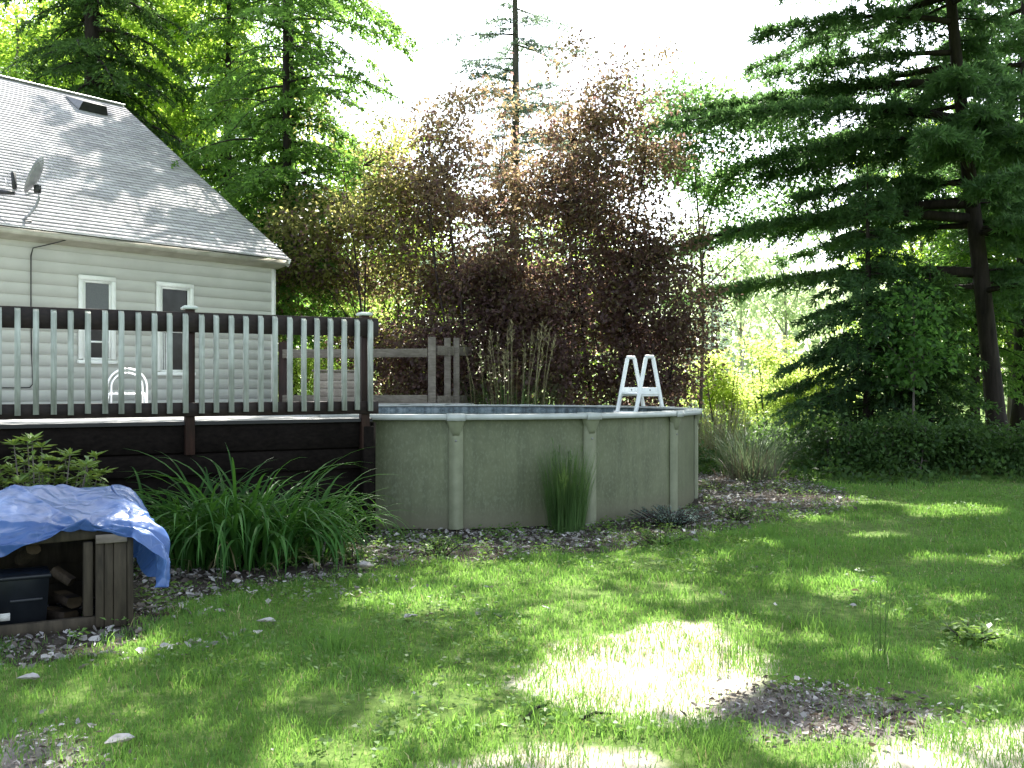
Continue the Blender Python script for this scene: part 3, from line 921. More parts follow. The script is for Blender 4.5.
b = MB(); na = 180; V = []; Q = []
for z in (0, .25, .5, .75, 1.0, 1.265):
    for j in range(na):
        a = 2 * math.pi * j / na
        rr = PR + .006 * math.sin(a * 14) + .003 * math.sin(z * 9 + a * 5)
        V.append((rr * math.sin(a), -rr * math.cos(a), z))
for i in range(5):
    for j in range(na):
        j2 = (j + 1) % na; Q.append((i * na + j, i * na + j2, (i + 1) * na + j2, (i + 1) * na + j))
b.add(V, Q); b.build('wall', M['pool'], pool, True)
b = MB(); V = []; Q = []
for z in (.08, 1.262):
    for j in range(na):
        a = 2 * math.pi * j / na; V.append((3.63 * math.sin(a), -3.63 * math.cos(a), z))
for j in range(na):
    j2 = (j + 1) % na; Q.append((j2, j, na + j, na + j2))
b.add(V, Q); b.build('liner', M['liner'], pool, True)
b = MB(); V = [(0, 0, 1.19)] + [(3.625 * math.sin(2 * math.pi * j / na), -3.625 * math.cos(2 * math.pi * j / na), 1.19) for j in range(na)]
b.add(V, None, [(0, 1 + j, 1 + (j + 1) % na) for j in range(na)]); b.build('water', M['water'], pool)
A0, DA = math.radians(5.7), math.radians(360 / 14)
for q in range(14):
    a = A0 + q * DA
    er = np.array([math.sin(a), -math.cos(a), 0]); et = np.array([math.cos(a), math.sin(a), 0]); ez = np.array([0, 0, 1.])
    b = MB()
    # upright profile: flared channel with side lips
    prof = [(-.085, .012), (-.075, .05), (-.035, .062), (-.028, .07), (.028, .07), (.035, .062), (.075, .05), (.085, .012)]
    V = []
    for z, s_ in ((0, 1.0), (1.08, 1.0), (1.14, 1.0), (1.262, 1.0)):
        for (tx, o_) in prof: V.append(er * (PR + o_) + et * tx * s_ + ez * z)
    n_ = len(prof); Q = []
    for i in range(3):
        for j in range(n_ - 1): Q.append((i * n_ + j, i * n_ + j + 1, (i + 1) * n_ + j + 1, (i + 1) * n_ + j))
    b.add(V, Q); up = b.build('upright', M['upright'], pool)
    b = MB(); V = []
    for z, s_, o2 in ((1.06, .5, .076), (1.10, .72, .08), (1.21, 1.25, .098), (1.262, 1.35, .105)):
        for (tx, o_) in ((-.085, .02), (-.07, o2), (.07, o2), (.085, .02)): V.append(er * (PR + o_) + et * tx * s_ + ez * z)
    Q = []
    for i in range(3):
        for j in range(3): Q.append((i * 4 + j, i * 4 + j + 1, (i + 1) * 4 + j + 1, (i + 1) * 4 + j))
    Q.append((0, 3, 2, 1)); b.add(V, Q); b.build('bracket', M['upright'], up)
    b = MB(); b.tube([er * (PR + .07) + ez * 1.0, er * (PR + .078) + ez * 1.0], .012, 8); b.build('bolt', M['bolt'], up)
    b = MB(); ring(b, PR - .085, PR + .115, 1.266, 1.296, a + .006, a + DA - .006, 12)
    ring(b, PR + .1, PR + .119, 1.236, 1.2955, a + .005, a + DA - .005, 12)
    b.build('top_ledge', M['ledge'], pool)
    b = MB(); ring(b, PR - .095, PR + .127, 1.262, 1.303, a - .028, a + .028, 4)
    ring(b, PR + .12, PR + .1275, 1.225, 1.302, a - .0275, a + .0275, 4)
    b.build('ledge_cap', M['ledge'], pool)

# A-frame ladder over the far right wall
La = math.radians(121)
er = np.array([math.sin(La), -math.cos(La), 0]); et = np.array([-math.cos(La), -math.sin(La), 0]); ez = np.array([0, 0, 1.])
lc = np.array([POOL[0], POOL[1], 0]) + er * (PR + .03)
lad = empty('pool_ladder', tuple(lc), 0, label='white plastic A-frame ladder straddling the far pool rim', cat='ladder')
for sd in (-.25, .25):
    O = et * sd
    path = []
    sl = .185
    topz, hw = 2.11, .07
    zin, zout = .25, .0
    ri = lambda z: hw + (topz - z) * sl * 1.28
    b = MB(); tw = tuple(et)
    for s2, zl in ((-1, zin), (1, zout)):
        b.beam(O + er * s2 * ri(zl) + ez * zl, O + er * s2 * (hw + .004) + ez * (topz - .01), .062, .056, tw, .012)
    b.beam(O - er * (hw + .022) + ez * (topz + .004), O + er * (hw + .022) + ez * (topz + .004), .0605, .058, tw, .016)
    r1 = b.build('side_rail', M['ladder'], lad)
    b = MB(); zz = 1.53; ww = ri(zz) - .02
    b.box(O + ez * zz, (2 * ww, .03, .15), tuple(er), tuple(et), bev=.006); b.build('brace_plate', M['ladder'], r1)
    b = MB()
    for q in (-.7, .0, .7):
        for s2 in (-1, 1):
            c_ = O + er * q * ww + ez * (zz + (.03 if q == 0 else -.03)); b.tube([c_ + et * s2 * .014, c_ + et * s2 * .02], .014, 8)
    b.build('bolt', M['bolt'], r1)
for s2, z0 in ((-1, .35), (1, .1)):
    for q in range(4):
        z = z0 + q * .28
        if z > 1.2: continue
        r = .085 + (2.11 - z) * .185 * 1.28
        b = MB(); b.box(er * s2 * r + ez * z, (.1, .56, .03), tuple(er), tuple(et), bev=.006); b.build('tread', M['ladder'], lad)
b = MB(); b.box(ez * 1.50, (.42, .55, .03), tuple(er), tuple(et), bev=.006); b.build('platform', M['ladder'], lad)

# ------------------------------------------------------------------ crate, tarp and what is inside
PRr = np.array([-2.61, 6.83]); CU = np.array([.868, .497]); CW = np.array([-.497, .868])
cr = empty('wooden_crate', (PRr[0], PRr[1], 0), math.atan2(CU[1], CU[0]), label='open fronted wooden crate of rough boards under the blue tarp', cat='crate')
LEN, DEP = 1.75, .95
b = MB()
b.box((-LEN / 2 - .02, .03, .045), (LEN - .04, .05, .09), bev=.006)
b.build('bottom_beam', M['crate'], cr)
b = MB(); b.beam((-LEN, .032, .615), (-.03, .032, .655), .05, .075, bev=.006); b.build('top_beam', M['crate'], cr)
for x_ in (-.275, -LEN + .04):
    b = MB(); b.box((x_, .035, .345), (.06, .058, .50), bev=.005); b.build('post', M['crate'], cr)
b = MB()
xx = -.235
for q, w_ in enumerate((.055, .06, .085, .045)):
    b.box((xx + w_ / 2, -.012 + .006 * (q % 2), .32), (w_ - .004, .025, .60 + .01 * q), bev=.004); xx += w_
b.build('plank_panel', M['crate'], cr)
b = MB(); b.box((-.135, -.033, .615), (.20, .018, .06), bev=.004); b.build('batten', M['greywood'], cr)
b = MB()
for q in range(5): b.box((-.012 - .003 * (q % 2), .13 + q * .19, .33), (.025, .196, .62 + .05 * q * .4), bev=.004)
b.build('side_boards', M['crate'], cr)
b = MB()
for q in range(5): b.box((-LEN / 2, DEP + .004 * (q % 2), .09 + q * .15), (LEN, .025, .156), bev=.004)
b.build('back_boards', M['crate'], cr)
b = MB()
for q in range(4): b.box((-LEN + .01 + .003 * (q % 2), .13 + q * .22, .33), (.025, .226, .62), bev=.004)
b.build('side_boards', M['crate'], cr)
b = MB(); b.add([(-LEN, .03, .66), (0, .03, .68), (0, DEP - .15, .86), (-LEN, DEP - .15, .86)], [(0, 1, 2, 3)]); b.build('lid', M['crate'], cr)
b = MB(); b.box((-LEN / 2, DEP / 2, .012), (LEN - .08, DEP - .1, .02)); b.build('floor', M['crate'], cr)

# tarp: one wrinkled sheet, (a along the crate, t across from the back over the ridge to the front hem)
NA, NB = 190, 130
V = []
for ia in range(NA):
    a = -2.1 + ia / (NA - 1) * 2.62                     # > 0 : right-hand overhang
    top_u = a if a < 0 else .20 * math.sin(min(a / .55, 1) * math.pi * .93)
    drop_a = 0 if a < 0 else max(0, a - .02) * (.30 + .62 * min(a / .3, 1))
    u_ = a + 0.80
    # where the hem sits on the front (z)
    hem = np.interp(a, [-2.1, -1.2, -.82, -.62, -.46, -.33, -.2, -.08, .0, .12, .3, .5], [.45, .50, .545, .60, .67, .715, .70, .66, .64, .60, .55, .50])
    for ib in range(NB):
        t = ib / (NB - 1)
        key = [(0, 1.12, .45), (.16, 1.02, .78), (.28, .80, .915), (.34, .72, .93), (.62, .12, .765), (.72, .0, .735), (.76, -.035, .71), (1.0, -.075, hem)]
        tk = [q[0] for q in key]
        w_ = np.interp(t, tk, [q[1] for q in key]); z_ = np.interp(t, tk, [q[2] for q in key])
        if t > .76: z_ = .71 + (hem - .71) * (t - .76) / .24
        # sag between supports and folds
        dirf = a * 5.2 + .9 * math.sin(t * 6.0)
        hang = max(0, (t - .66) / .34)
        n1 = mnoise.noise(Vector((a * 2.3, t * 2.2, 1.7))); n2 = mnoise.noise(Vector((a * 5.5 + t * 3, t * 3.2 - a, 4.2)))
        n3 = mnoise.noise(Vector((a * 11 - t * 7, t * 6, 9.1)))
        rid = 1 - abs(mnoise.noise(Vector((a * 3.0 + t * 2.6, t * 1.1, 7.7)))) * 2.2
        rid2 = 1 - abs(mnoise.noise(Vector((a * 3.4 - t * 4.2, t * 1.8, 2.7)))) * 2.2
        dsp = .06 * n1 + .03 * n2 + .016 * n3 + .05 * max(0, rid) ** 3 + .045 * max(0, rid2) ** 4 + .012 * mnoise.noise(Vector((a * 19 + t * 9, t * 14 - a * 6, 3.3))) - .03
        da, dt = a + .16, (.74 - t) * 1.25
        rr_ = math.hypot(da, dt)
        dsp += .085 * (abs(math.sin(math.atan2(dt, da) * 3.6 + 1.1)) ** 3 - .35) * rr_ * math.exp(-rr_ * 2.6) * 2.0
        vall = math.exp(-((a + 1.02) / .22) ** 2) * .07 + math.exp(-((a + .25) / .10) ** 2) * .03
        amp = .55 + .9 * hang
        if a > 0:
            # free flap bulging out to the right
            bul = math.exp(-((t - .72) / .2) ** 2)
            top_u2 = top_u + .05 * bul * min(a / .2, 1)
            x_ = top_u2 + dsp * .7; zz = z_ - drop_a + dsp * .4
            w2 = w_ - .04 * hang + .03 * n1
            zz = max(zz, .26 + .05 * n1)
        else:
            x_ = a + .02 * n2; zz = z_ + dsp * amp * (1 - .5 * hang) - vall * (1 - hang) * (t < .8)
            w2 = w_ - dsp * .9 * hang - .01
            if .2 < t < .74: zz = max(zz, np.interp(w_, [0, .8], [.70, .875]))
        p = PRr + CU * x_ + CW * w2
        V.append((p[0], p[1], zz))
i = (np.arange(NA - 1)[:, None] * NB + np.arange(NB - 1)[None, :]).reshape(-1, 1)
MB().add(V, i + np.array([[0, 1, NB + 1, NB]])).build('tarp', M['tarp'], None, True, loc=(PRr[0], PRr[1], .7), label='crumpled blue plastic tarp draped over the wooden crate', cat='tarp')

cl = lambda x_, y_, z_: np.array([*(PRr + CU * x_ + CW * y_), z_])
bn = empty('plastic_bin', tuple(cl(-.69, .32, .022)), math.atan2(CU[1], CU[0]), label='black plastic bin with a pale paper label inside the crate', cat='bin')
b = MB()
lo_ = [(-.17, -.13, 0), (.17, -.13, 0), (.17, .13, 0), (-.17, .13, 0)]; hi_ = [(-.19, -.15, .33), (.19, -.15, .33), (.19, .15, .33), (-.19, .15, .33)]
b.add(lo_ + hi_, [(3, 2, 1, 0), (0, 1, 5, 4), (1, 2, 6, 5), (2, 3, 7, 6), (3, 0, 4, 7)]); b.build('body', M['bin'], bn)
MB().box((0, 0, .345), (.41, .33, .03), bev=.008).build('lid', M['bin'], bn)
MB().box((-.09, -.141, .09), (.085, .004, .05)).build('label', M['paper'], bn)
MB().box((.05, -.147, .19), (.2, .012, .02), bev=.003).build('ridge', M['bin'], bn)


def log(p, q, r, label, group='split logs in the crate'):
    p = np.array(p); q = np.array(q); d = (q - p) / np.linalg.norm(q - p)
    a = np.cross(d, [0, 0, 1]); a /= np.linalg.norm(a); c_ = np.cross(d, a)
    th = np.linspace(-.5, math.pi + .5, 9)
    b = MB(); V = []
    for o_ in (p, q):
        for t in th: V.append(o_ + r * (math.cos(t) * a + math.sin(t) * c_) * (1 + .08 * math.sin(3 * t)))
    n_ = len(th)
    lg = empty('firewood_log', tuple(p), 0, label=label, cat='log', group=group)
    off = p
    b.add(np.array(V) - off, [(j, j + 1, n_ + j + 1, n_ + j) for j in range(n_ - 1)]); b.build('bark', M['logbark'], lg)
    b = MB(); VV = np.array(V) - off
    b.add(VV, [(0, n_, 2 * n_ - 1, n_ - 1)], [(0, j, j + 1) for j in range(1, n_ - 1)] + [(n_, n_ + j + 1, n_ + j) for j in range(1, n_ - 1)])
    b.build('cut_face', M['log'], lg)


log(cl(-.47, .20, .40), cl(-.36, .14, .32), .045, 'pale ended split log slanting beside the black bin')
log(cl(-.66, .30, .47), cl(-.60, .16, .56), .05, 'split log leaning upright above the black bin')
log(cl(-.50, .45, .07), cl(-.36, .22, .07), .06, 'dark split log lying on the crate floor right of the bin')
log(cl(-.42, .40, .19), cl(-.34, .2, .17), .055, 'short dark log lying on another log near the crate post')
b = MB(); b.tube([cl(-.95, .1, .10), cl(-.93, .09, .16), cl(-.88, .085, .2), cl(-.875, .085, .23)], [.03, .05, .035, .02], 10)
b.build('plastic_jug', M['yellow'], None, True, label='yellow plastic bottle at the left inside the crate', cat='bottle')

# ------------------------------------------------------------------ low plants
def lily(px, d, n_, hh, spread, seed, label):
    r = np.random.default_rng(seed)
    cx = at(px, d)
    a = r.uniform(0, 2 * math.pi, n_); rr = spread * np.sqrt(r.uniform(0, 1, n_))
    base = np.stack([cx + rr * np.cos(a), d + rr * np.sin(a) * .6, np.zeros(n_)], 1)
    az = a + r.normal(0, .8, n_)
    b = MB()
    b.ribbons(base, az, r.uniform(.7, 1.25, n_) * hh, r.uniform(.022, .042, n_), r.uniform(1.0, 1.5, n_), r.uniform(1.3, 3.6, n_), 11, .4)
    o = b.build('daylily_clump', M['daylily'], None, loc=(cx, d, 0), label=label, cat='plant', group='daylily clumps below the deck')
    m_ = 26; a = r.uniform(0, 6.283, m_)
    bs = np.stack([spread * .8 * np.cos(a), spread * .5 * np.sin(a), np.zeros(m_)], 1)
    b = MB(); b.ribbons(bs, a, r.uniform(.3, .75, m_) * hh, r.uniform(.012, .024, m_), r.uniform(.5, 1.3, m_), r.uniform(1.5, 3.4, m_), 8, .6)
    b.build('dead_leaves', M['reed'], o)
    return o


lily(190, 9.0, 190, 1.12, .42, 1, 'leftmost clump of arching daylily leaves beside the blue tarp')
lily(243, 9.0, 230, 1.25, .45, 2, 'tallest clump of daylily leaves in the middle below the deck')
lily(300, 9.3, 190, 1.0, .42, 3, 'rightmost clump of arching daylily leaves next to the pool wall')

# broad-leaved weed at the foot of the lilies
def leafy(name, x, y, h_, r_, n_, L, mat, label, cat, seed, group=None, stemmat='stem', zlo=.05, up=.5):
    r = np.random.default_rng(seed)
    root = empty(name, (x, y, 0), 0, label=label, cat=cat, group=group)
    b = MB(); lf = MB()
    ns = max(4, n_ // 14)
    for s_ in range(ns):
        a = r.uniform(0, 2 * math.pi); rr = r_ * math.sqrt(r.uniform(0, 1)); hh = h_ * r.uniform(.6, 1) * (1 - .35 * (rr / r_) ** 2)
        tip = np.array([rr * math.cos(a), rr * math.sin(a), hh]); bs = tip * np.array([.25, .25, 0])
        mid = (tip + bs) / 2 + r.normal(0, .03, 3) * h_; mid[2] = hh * .55
        b.tube([bs, mid, tip], [.006, .005, .002], 4)
        m_ = max(4, int(n_ / ns))
        t = r.uniform(zlo, 1, m_) ** .7
        P_ = (1 - t)[:, None] ** 2 * bs + (2 * t * (1 - t))[:, None] * mid + (t ** 2)[:, None] * tip
        az_ = r.uniform(0, 2 * math.pi, m_)
        dd = np.stack([np.cos(az_), np.sin(az_), r.normal(up * .4, .35, m_)], 1)
        nn = np.stack([r.normal(0, .3, m_), r.normal(0, .3, m_), np.ones(m_)], 1)
        ll = r.uniform(.6, 1.2, m_) * L
        lf.leaves(P_, dd, nn, ll, ll * r.uniform(.35, .55, m_))
    b.build('stem', M[stemmat], root); lf.build('foliage', M[mat], root)
    return root


x_, y_ = gp(287, 566); leafy('weed', x_, y_, .36, .28, 260, .10, 'weed', 'broad leaved green weed at the foot of the daylilies', 'weed', 31)
x_, y_ = gp(352, 563); leafy('weed', x_, y_, .18, .16, 110, .07, 'weed', 'low broad leaved weed in dead leaves right of the daylilies', 'weed', 32)
x_, y_ = gp(440, 556); leafy('weed', x_, y_, .20, .26, 240, .05, 'weed', 'low spreading green weed under the nearest pool upright', 'weed', 33)
x_, y_ = gp(660, 545); leafy('weed', x_, y_, .18, .35, 320, .05, 'weed', 'pale green weed patch in front of the blue leaved plant', 'weed', 34)
x_, y_ = gp(735, 520); leafy('weed', x_, y_, .2, .3, 220, .06, 'cover', 'dark green weed on the mulch right of the pool', 'weed', 35)
x_, y_ = gp(968, 642); leafy('weed', x_, y_, .14, .22, 160, .07, 'weed', 'broad leaved weed in the lawn near the right edge', 'weed', 36)
x_, y_ = gp(672, 527); leafy('catmint', x_, y_ + .1, .26, .55, 1900, .035, 'cat', 'low mound of bluish grey leaves at the pool foot', 'plant', 41)

# rhododendron behind the tarp: whorls of long leaves at twig tips
def rhodo(px, d, label, seed):
    r = np.random.default_rng(seed)
    root = empty('rhododendron', (at(px, d), d, 0), 0, label=label, cat='shrub')
    b = MB(); lf = MB()
    for q in range(46):
        tx = r.uniform(-.62, .62); ty = r.uniform(-.3, .3); tz = r.uniform(.78, 1.22) - .16 * abs(tx) - max(0, tx) * .22
        tip = np.array([tx, ty, tz]); bs = np.array([tx * .2, ty * .2, 0]); md = np.array([tx * .75, ty * .7, tz * .55])
        b.tube([bs, md, tip], [.012, .008, .004], 5)
        n_ = r.integers(8, 13)
        az_ = np.linspace(0, 2 * math.pi, n_, endpoint=False) + r.uniform(0, 1)
        dd = np.stack([np.cos(az_), np.sin(az_), r.uniform(.05, .9, n_)], 1)
        ll = r.uniform(.08, .14, n_)
        lf.leaves(np.repeat(tip[None], n_, 0), dd, np.stack([np.zeros(n_), np.zeros(n_), np.ones(n_)], 1), ll, ll * .34)
        az_ = r.uniform(0, 6.28, 10); dd = np.stack([np.cos(az_), np.sin(az_), r.uniform(-.5, .2, 10)], 1)
        lf.leaves(tip - np.array([0, 0, .07]) + r.normal(0, .04, (10, 3)), dd, np.repeat(np.array([[0, 0, 1.]]), 10, 0), r.uniform(.08, .13, 10), .035)
    b.build('stem', M['barkg'], root); lf.build('foliage', M['rhodo'], root)


rhodo(42, 8.35, 'rhododendron with whorled light green leaves behind the blue tarp', 51)


def tuft(name, x, y, n_, hh, sp, w_, rise, arch, mat, label, seed, extra=None, cat='ornamental grass'):
    r = np.random.default_rng(seed)
    root = empty(name, (x, y, 0), 0, label=label, cat=cat)
    a = r.uniform(0, 6.283, n_); rr = sp * np.sqrt(r.uniform(0, 1, n_))
    base = np.stack([rr * np.cos(a), rr * np.sin(a), np.zeros(n_)], 1)
    b = MB(); b.ribbons(base, a + r.normal(0, .5, n_), hh * r.uniform(.55, 1.1, n_), np.full(n_, w_) * r.uniform(.6, 1.2, n_), r.uniform(rise[0], rise[1], n_), r.uniform(arch[0], arch[1], n_), 7, .2)
    b.build('leaves', M[mat], root)
    if extra: extra(root, r)
    return root


def culms(n_, h0, h1, sp, mat, rad=.004, head=True):
    def f_(root, r):
        b = MB(); hd = MB()
        for q in range(n_):
            a = r.uniform(0, 6.28); rr = sp * math.sqrt(r.uniform(0, 1)); h_ = r.uniform(h0, h1); ln = r.uniform(.02, .16) * h_; z0 = np.array([rr * math.cos(a), rr * math.sin(a), 0])
            dv = np.array([math.cos(a), math.sin(a), 0])
            b.tube([z0, z0 + dv * ln * .3 + np.array([0, 0, h_ * .6]), z0 + dv * ln + np.array([0, 0, h_])], [rad, rad, rad * .5], 4)
            if head:
                m_ = 14; t = r.uniform(.86, 1, m_); P_ = z0 + dv * ln * t[:, None] + np.stack([np.zeros(m_), np.zeros(m_), h_ * t], 1)
                hd.leaves(P_, np.stack([r.normal(0, .5, m_), r.normal(0, .5, m_), np.ones(m_)], 1), rand_dirs(m_), .04 * h_, rad * 2.5)
        b.build('stalks', M[mat], root)
        if head: hd.build('seed_heads', M[mat], root)
    return f_


x_, y_ = gp(566, 532); tuft('ornamental_grass', x_, y_, 800, .95, .21, .006, (1.36, 1.57), (.05, .45), 'fine', 'upright fine green grass clump against the pool wall', 61, culms(28, .7, 1.05, .1, 'fine', .002))
tuft('reed_clump', at(512, 20.6), 20.6, 260, 1.9, .75, .02, (1.25, 1.55), (.1, .7), 'fine', 'tall tan and green reeds standing behind the pool', 62, culms(36, 2.0, 3.0, .8, 'grass_dry', .005))
tuft('ornamental_grass', at(752, 17.2), 17.2, 480, 1.4, .42, .009, (.9, 1.5), (.3, 1.7), 'dullgrass', 'wide arching grass clump with brown base right of the pool', 63,
     lambda root, r: MB().ribbons(np.stack([r.normal(0, .22, 260), r.normal(0, .22, 260), np.zeros(260)], 1), r.uniform(0, 6.28, 260), r.uniform(.35, .8, 260), np.full(260, .012), r.uniform(.6, 1.5, 260), r.uniform(.3, 1.2, 260), 5).build('dead_leaves', M['brown_dead'], root))
tuft('ornamental_grass', at(715, 21.5), 21.5, 400, 1.2, .7, .014, (1.2, 1.55), (.1, .6), 'reed', 'sunlit pale grass clump beyond the pool at the right', 64, culms(40, .9, 1.4, .6, 'grass_dry', .006))
x_, y_ = gp(735, 640 + 40); 
x_, y_ = gp(738, 668); tuft('grass_tuft', x_, y_, 36, .24, .12, .004, (1.2, 1.56), (.1, .8), 'fine', 'thin tall lawn grass with seed heads beside the sunlit patch', 65, culms(12, .2, .34, .16, 'fine', .0015), 'grass')
x_, y_ = gp(880, 660); tuft('grass_tuft', x_, y_, 24, .2, .06, .004, (1.2, 1.56), (.1, .8), 'fine', 'single tall grass stalk with seed head right of the sunlit patch', 66, culms(4, .38, .5, .05, 'fine', .002), 'grass')

# curled dead leaves and sticks one can tell apart
def deadleaf(px, py, L, label, seed):
    r = np.random.default_rng(seed); x, y = gp(px, py)
    b = MB(); nu, nv = 9, 6; V = []
    az = r.uniform(0, 6.28)
    for i_ in range(nu):
        s_ = i_ / (nu - 1); wd = math.sin(math.pi * s_ ** .8) * .32 + .02
        for j in range(nv):
            q = (j / (nv - 1) - .5) * 2
            lx = (s_ - .5) * L; ly = q * wd * L; lz = .012 + L * (.28 * q * q * wd * 2 + .22 * (s_ - .4) ** 2) + r.normal(0, .002)
            V.append((x + lx * math.cos(az) - ly * math.sin(az), y + lx * math.sin(az) + ly * math.cos(az), lz + .015))
    ii = (np.arange(nu - 1)[:, None] * nv + np.arange(nv - 1)[None, :]).reshape(-1, 1)
    b.add(V, ii + np.array([[0, 1, nv + 1, nv]]))
    b.build('dead_leaf', M['pale_dead'], None, True, loc=(x, y, 0), label=label, cat='leaf', group='large curled dead leaves on the grass')


deadleaf(266, 626, .13, 'pale curled dead leaf lying on grass between crate and lawn centre', 1)
deadleaf(258, 637, .09, 'small pale leaf just in front of the larger curled one', 2)
deadleaf(411, 621, .11, 'whitish curled leaf on sunlit grass before the pool', 3)
deadleaf(364, 570, .2, 'big pale dead leaf at the bed edge below the daylilies', 4)
deadleaf(252, 597, .13, 'grey white leaf on the bed edge between tarp and lilies', 5)
deadleaf(28, 684, .12, 'pale leaf in the grass below the crate', 6)
deadleaf(120, 748, .14, 'flat grey leaf in the lawn near the bottom left', 7)
for (a, c_, r, lb) in (((525, 722), (548, 708), .010, 'short dark stick at the left end of the sunlit patch'), ((580, 722), (612, 718), .010, 'thin stick lying along the bottom of the sunlit patch'),
                       ((880, 722), (912, 716), .012, 'dark stick on the bare grey soil')):
    p = gp(*a); q = gp(*c_)
    b = MB(); b.tube([(p[0], p[1], .012), ((p[0] + q[0]) / 2, (p[1] + q[1]) / 2 + .02, .03), (q[0], q[1], .02)], [r, r * .8, r * .5], 6)
    b.build('stick', M['bark'], None, label=lb, cat='stick', group='sticks on the lawn')

# ------------------------------------------------------------------ trees
def curve(p0, p1, p2, n_=7):
    t = np.linspace(0, 1, n_)[:, None]
    return (1 - t) ** 2 * p0 + 2 * t * (1 - t) * p1 + t * t * p2


def conifer(name, label, x, y, H, tr, z0, z1, dz, Lf, rise, droop, mat, bark='bark', LL=.09, LW=.03, step=.045, twig=.4, lean=(0, 0), seed=0, per=4, gap=0., cat='tree', group=None,
            azf=None, lr=(.7, 1.15), tuftiness=0., low=None, mask=None, wig=.15, twstep=.11, skip=None):
    r = np.random.default_rng(seed)
    root = empty(name, (x, y, 0), 0, label=label, cat=cat, group=group)
    tb = MB(); zz = np.linspace(0, H, 22)
    ph = r.uniform(0, 6.28, 4)
    ox = lean[0] * zz + .05 * wig * np.sin(zz * .6 + ph[0]) * zz ** .5; oy = lean[1] * zz + .05 * wig * np.sin(zz * .5 + ph[1]) * zz ** .5
    ox -= ox[0]; oy -= oy[0]
    rad = tr * np.clip(1 - zz / H, .04, 1) ** .85; rad[0] *= 1.35; rad[1] *= 1.05
    tb.tube(np.stack([ox, oy, zz], 1), rad, 10); tb.build('trunk', M[bark], root, True)
    lb, bb = MB(), MB()
    Cs, Ds, Ns = [], [], []
    z = z0; az = r.uniform(0, 6.28)
    while z < z1:
        for q in range(per):
            az += 6.283 / per * r.uniform(.7, 1.35)
            if r.uniform() < gap: continue
            zb_ = z + r.uniform(-.5, .5) * dz
            f_ = (zb_ - z0) / (H - z0)
            aa = azf(az, r) if azf else az
            L = Lf(max(0, min(1, f_)), aa) * r.uniform(lr[0], lr[1])
            if skip is not None and skip(zb_, aa, r): continue
            if L < .15: continue
            tx = np.interp(zb_, zz, ox); ty = np.interp(zb_, zz, oy)
            dv = np.array([math.cos(aa), math.sin(aa), 0]); sv = np.array([-math.sin(aa), math.cos(aa), 0])
            p0 = np.array([tx, ty, zb_]); rs = rise * L * r.uniform(.6, 1.4); dr = droop * L * r.uniform(.6, 1.4)
            sway = sv * r.normal(0, .08) * L
            P_ = curve(p0, p0 + dv * L * .5 + np.array([0, 0, rs]) + sway, p0 + dv * L + np.array([0, 0, rs * .6 - dr]) + sway * .5, 9)
            bb.tube(P_, np.linspace(max(.012, tr * .22 * L / 3), .004, 9), 5)
            t0 = .18 if low is None else low
            nt = max(3, int(L / twstep)); t = np.sort(r.uniform(t0, 1, nt * 2)); sgn = np.where(np.arange(nt * 2) % 2 == 0, 1, -1)
            tl = twig * (np.minimum(1.25 - t, .3 + t * 1.5)) * min(1.2, .35 + L * .3) * r.uniform(.6, 1.2, nt * 2)
            idx = np.clip(t * 8, 0, 7.999); i0 = idx.astype(int); fr = (idx - i0)[:, None]
            bp = P_[i0] * (1 - fr) + P_[i0 + 1] * fr
            tg = P_[i0 + 1] - P_[i0]; tg /= np.linalg.norm(tg, axis=1)[:, None]
            td = tg * .62 + sv[None] * sgn[:, None] * .8 + np.stack([np.zeros(nt * 2), np.zeros(nt * 2), r.normal(-.05 - .25 * droop, .16, nt * 2)], 1)
            td /= np.linalg.norm(td, axis=1)[:, None]
            m_ = np.maximum(2, (tl / step).astype(int)); rep_ = np.repeat(np.arange(nt * 2), m_)
            s_ = r.uniform(0, 1, len(rep_))
            pt = bp[rep_] + td[rep_] * (tl[rep_] * s_)[:, None]; pt[:, 2] -= .22 * tl[rep_] * s_ ** 2
            pt += r.normal(0, .012, pt.shape)
            ld = td[rep_] + r.normal(0, .55, pt.shape)
            if tuftiness: ld = ld * (1 - tuftiness) + tuftiness * (r.normal(0, .7, pt.shape) + np.array([0, 0, .35])); pt += r.normal(0, .03, pt.shape)
            Cs.append(pt); Ds.append(ld); Ns.append(r.normal(0, .45 + tuftiness, pt.shape) + np.array([0, 0, 1.]))
        z += dz * r.uniform(.8, 1.2)
    Cc = np.concatenate(Cs); Dc = np.concatenate(Ds); Nc = np.concatenate(Ns)
    if mask is not None:
        kp_ = mask(Cc + np.array([x, y, 0]), r); Cc, Dc, Nc = Cc[kp_], Dc[kp_], Nc[kp_]
    N = len(Cc)
    lb.leaves(Cc, Dc, Nc, LL * r.uniform(.6, 1.3, N), LW * r.uniform(.7, 1.3, N), .12)
    bb.build('branches', M[bark], root); lb.build('crown', M[mat], root)
    return root


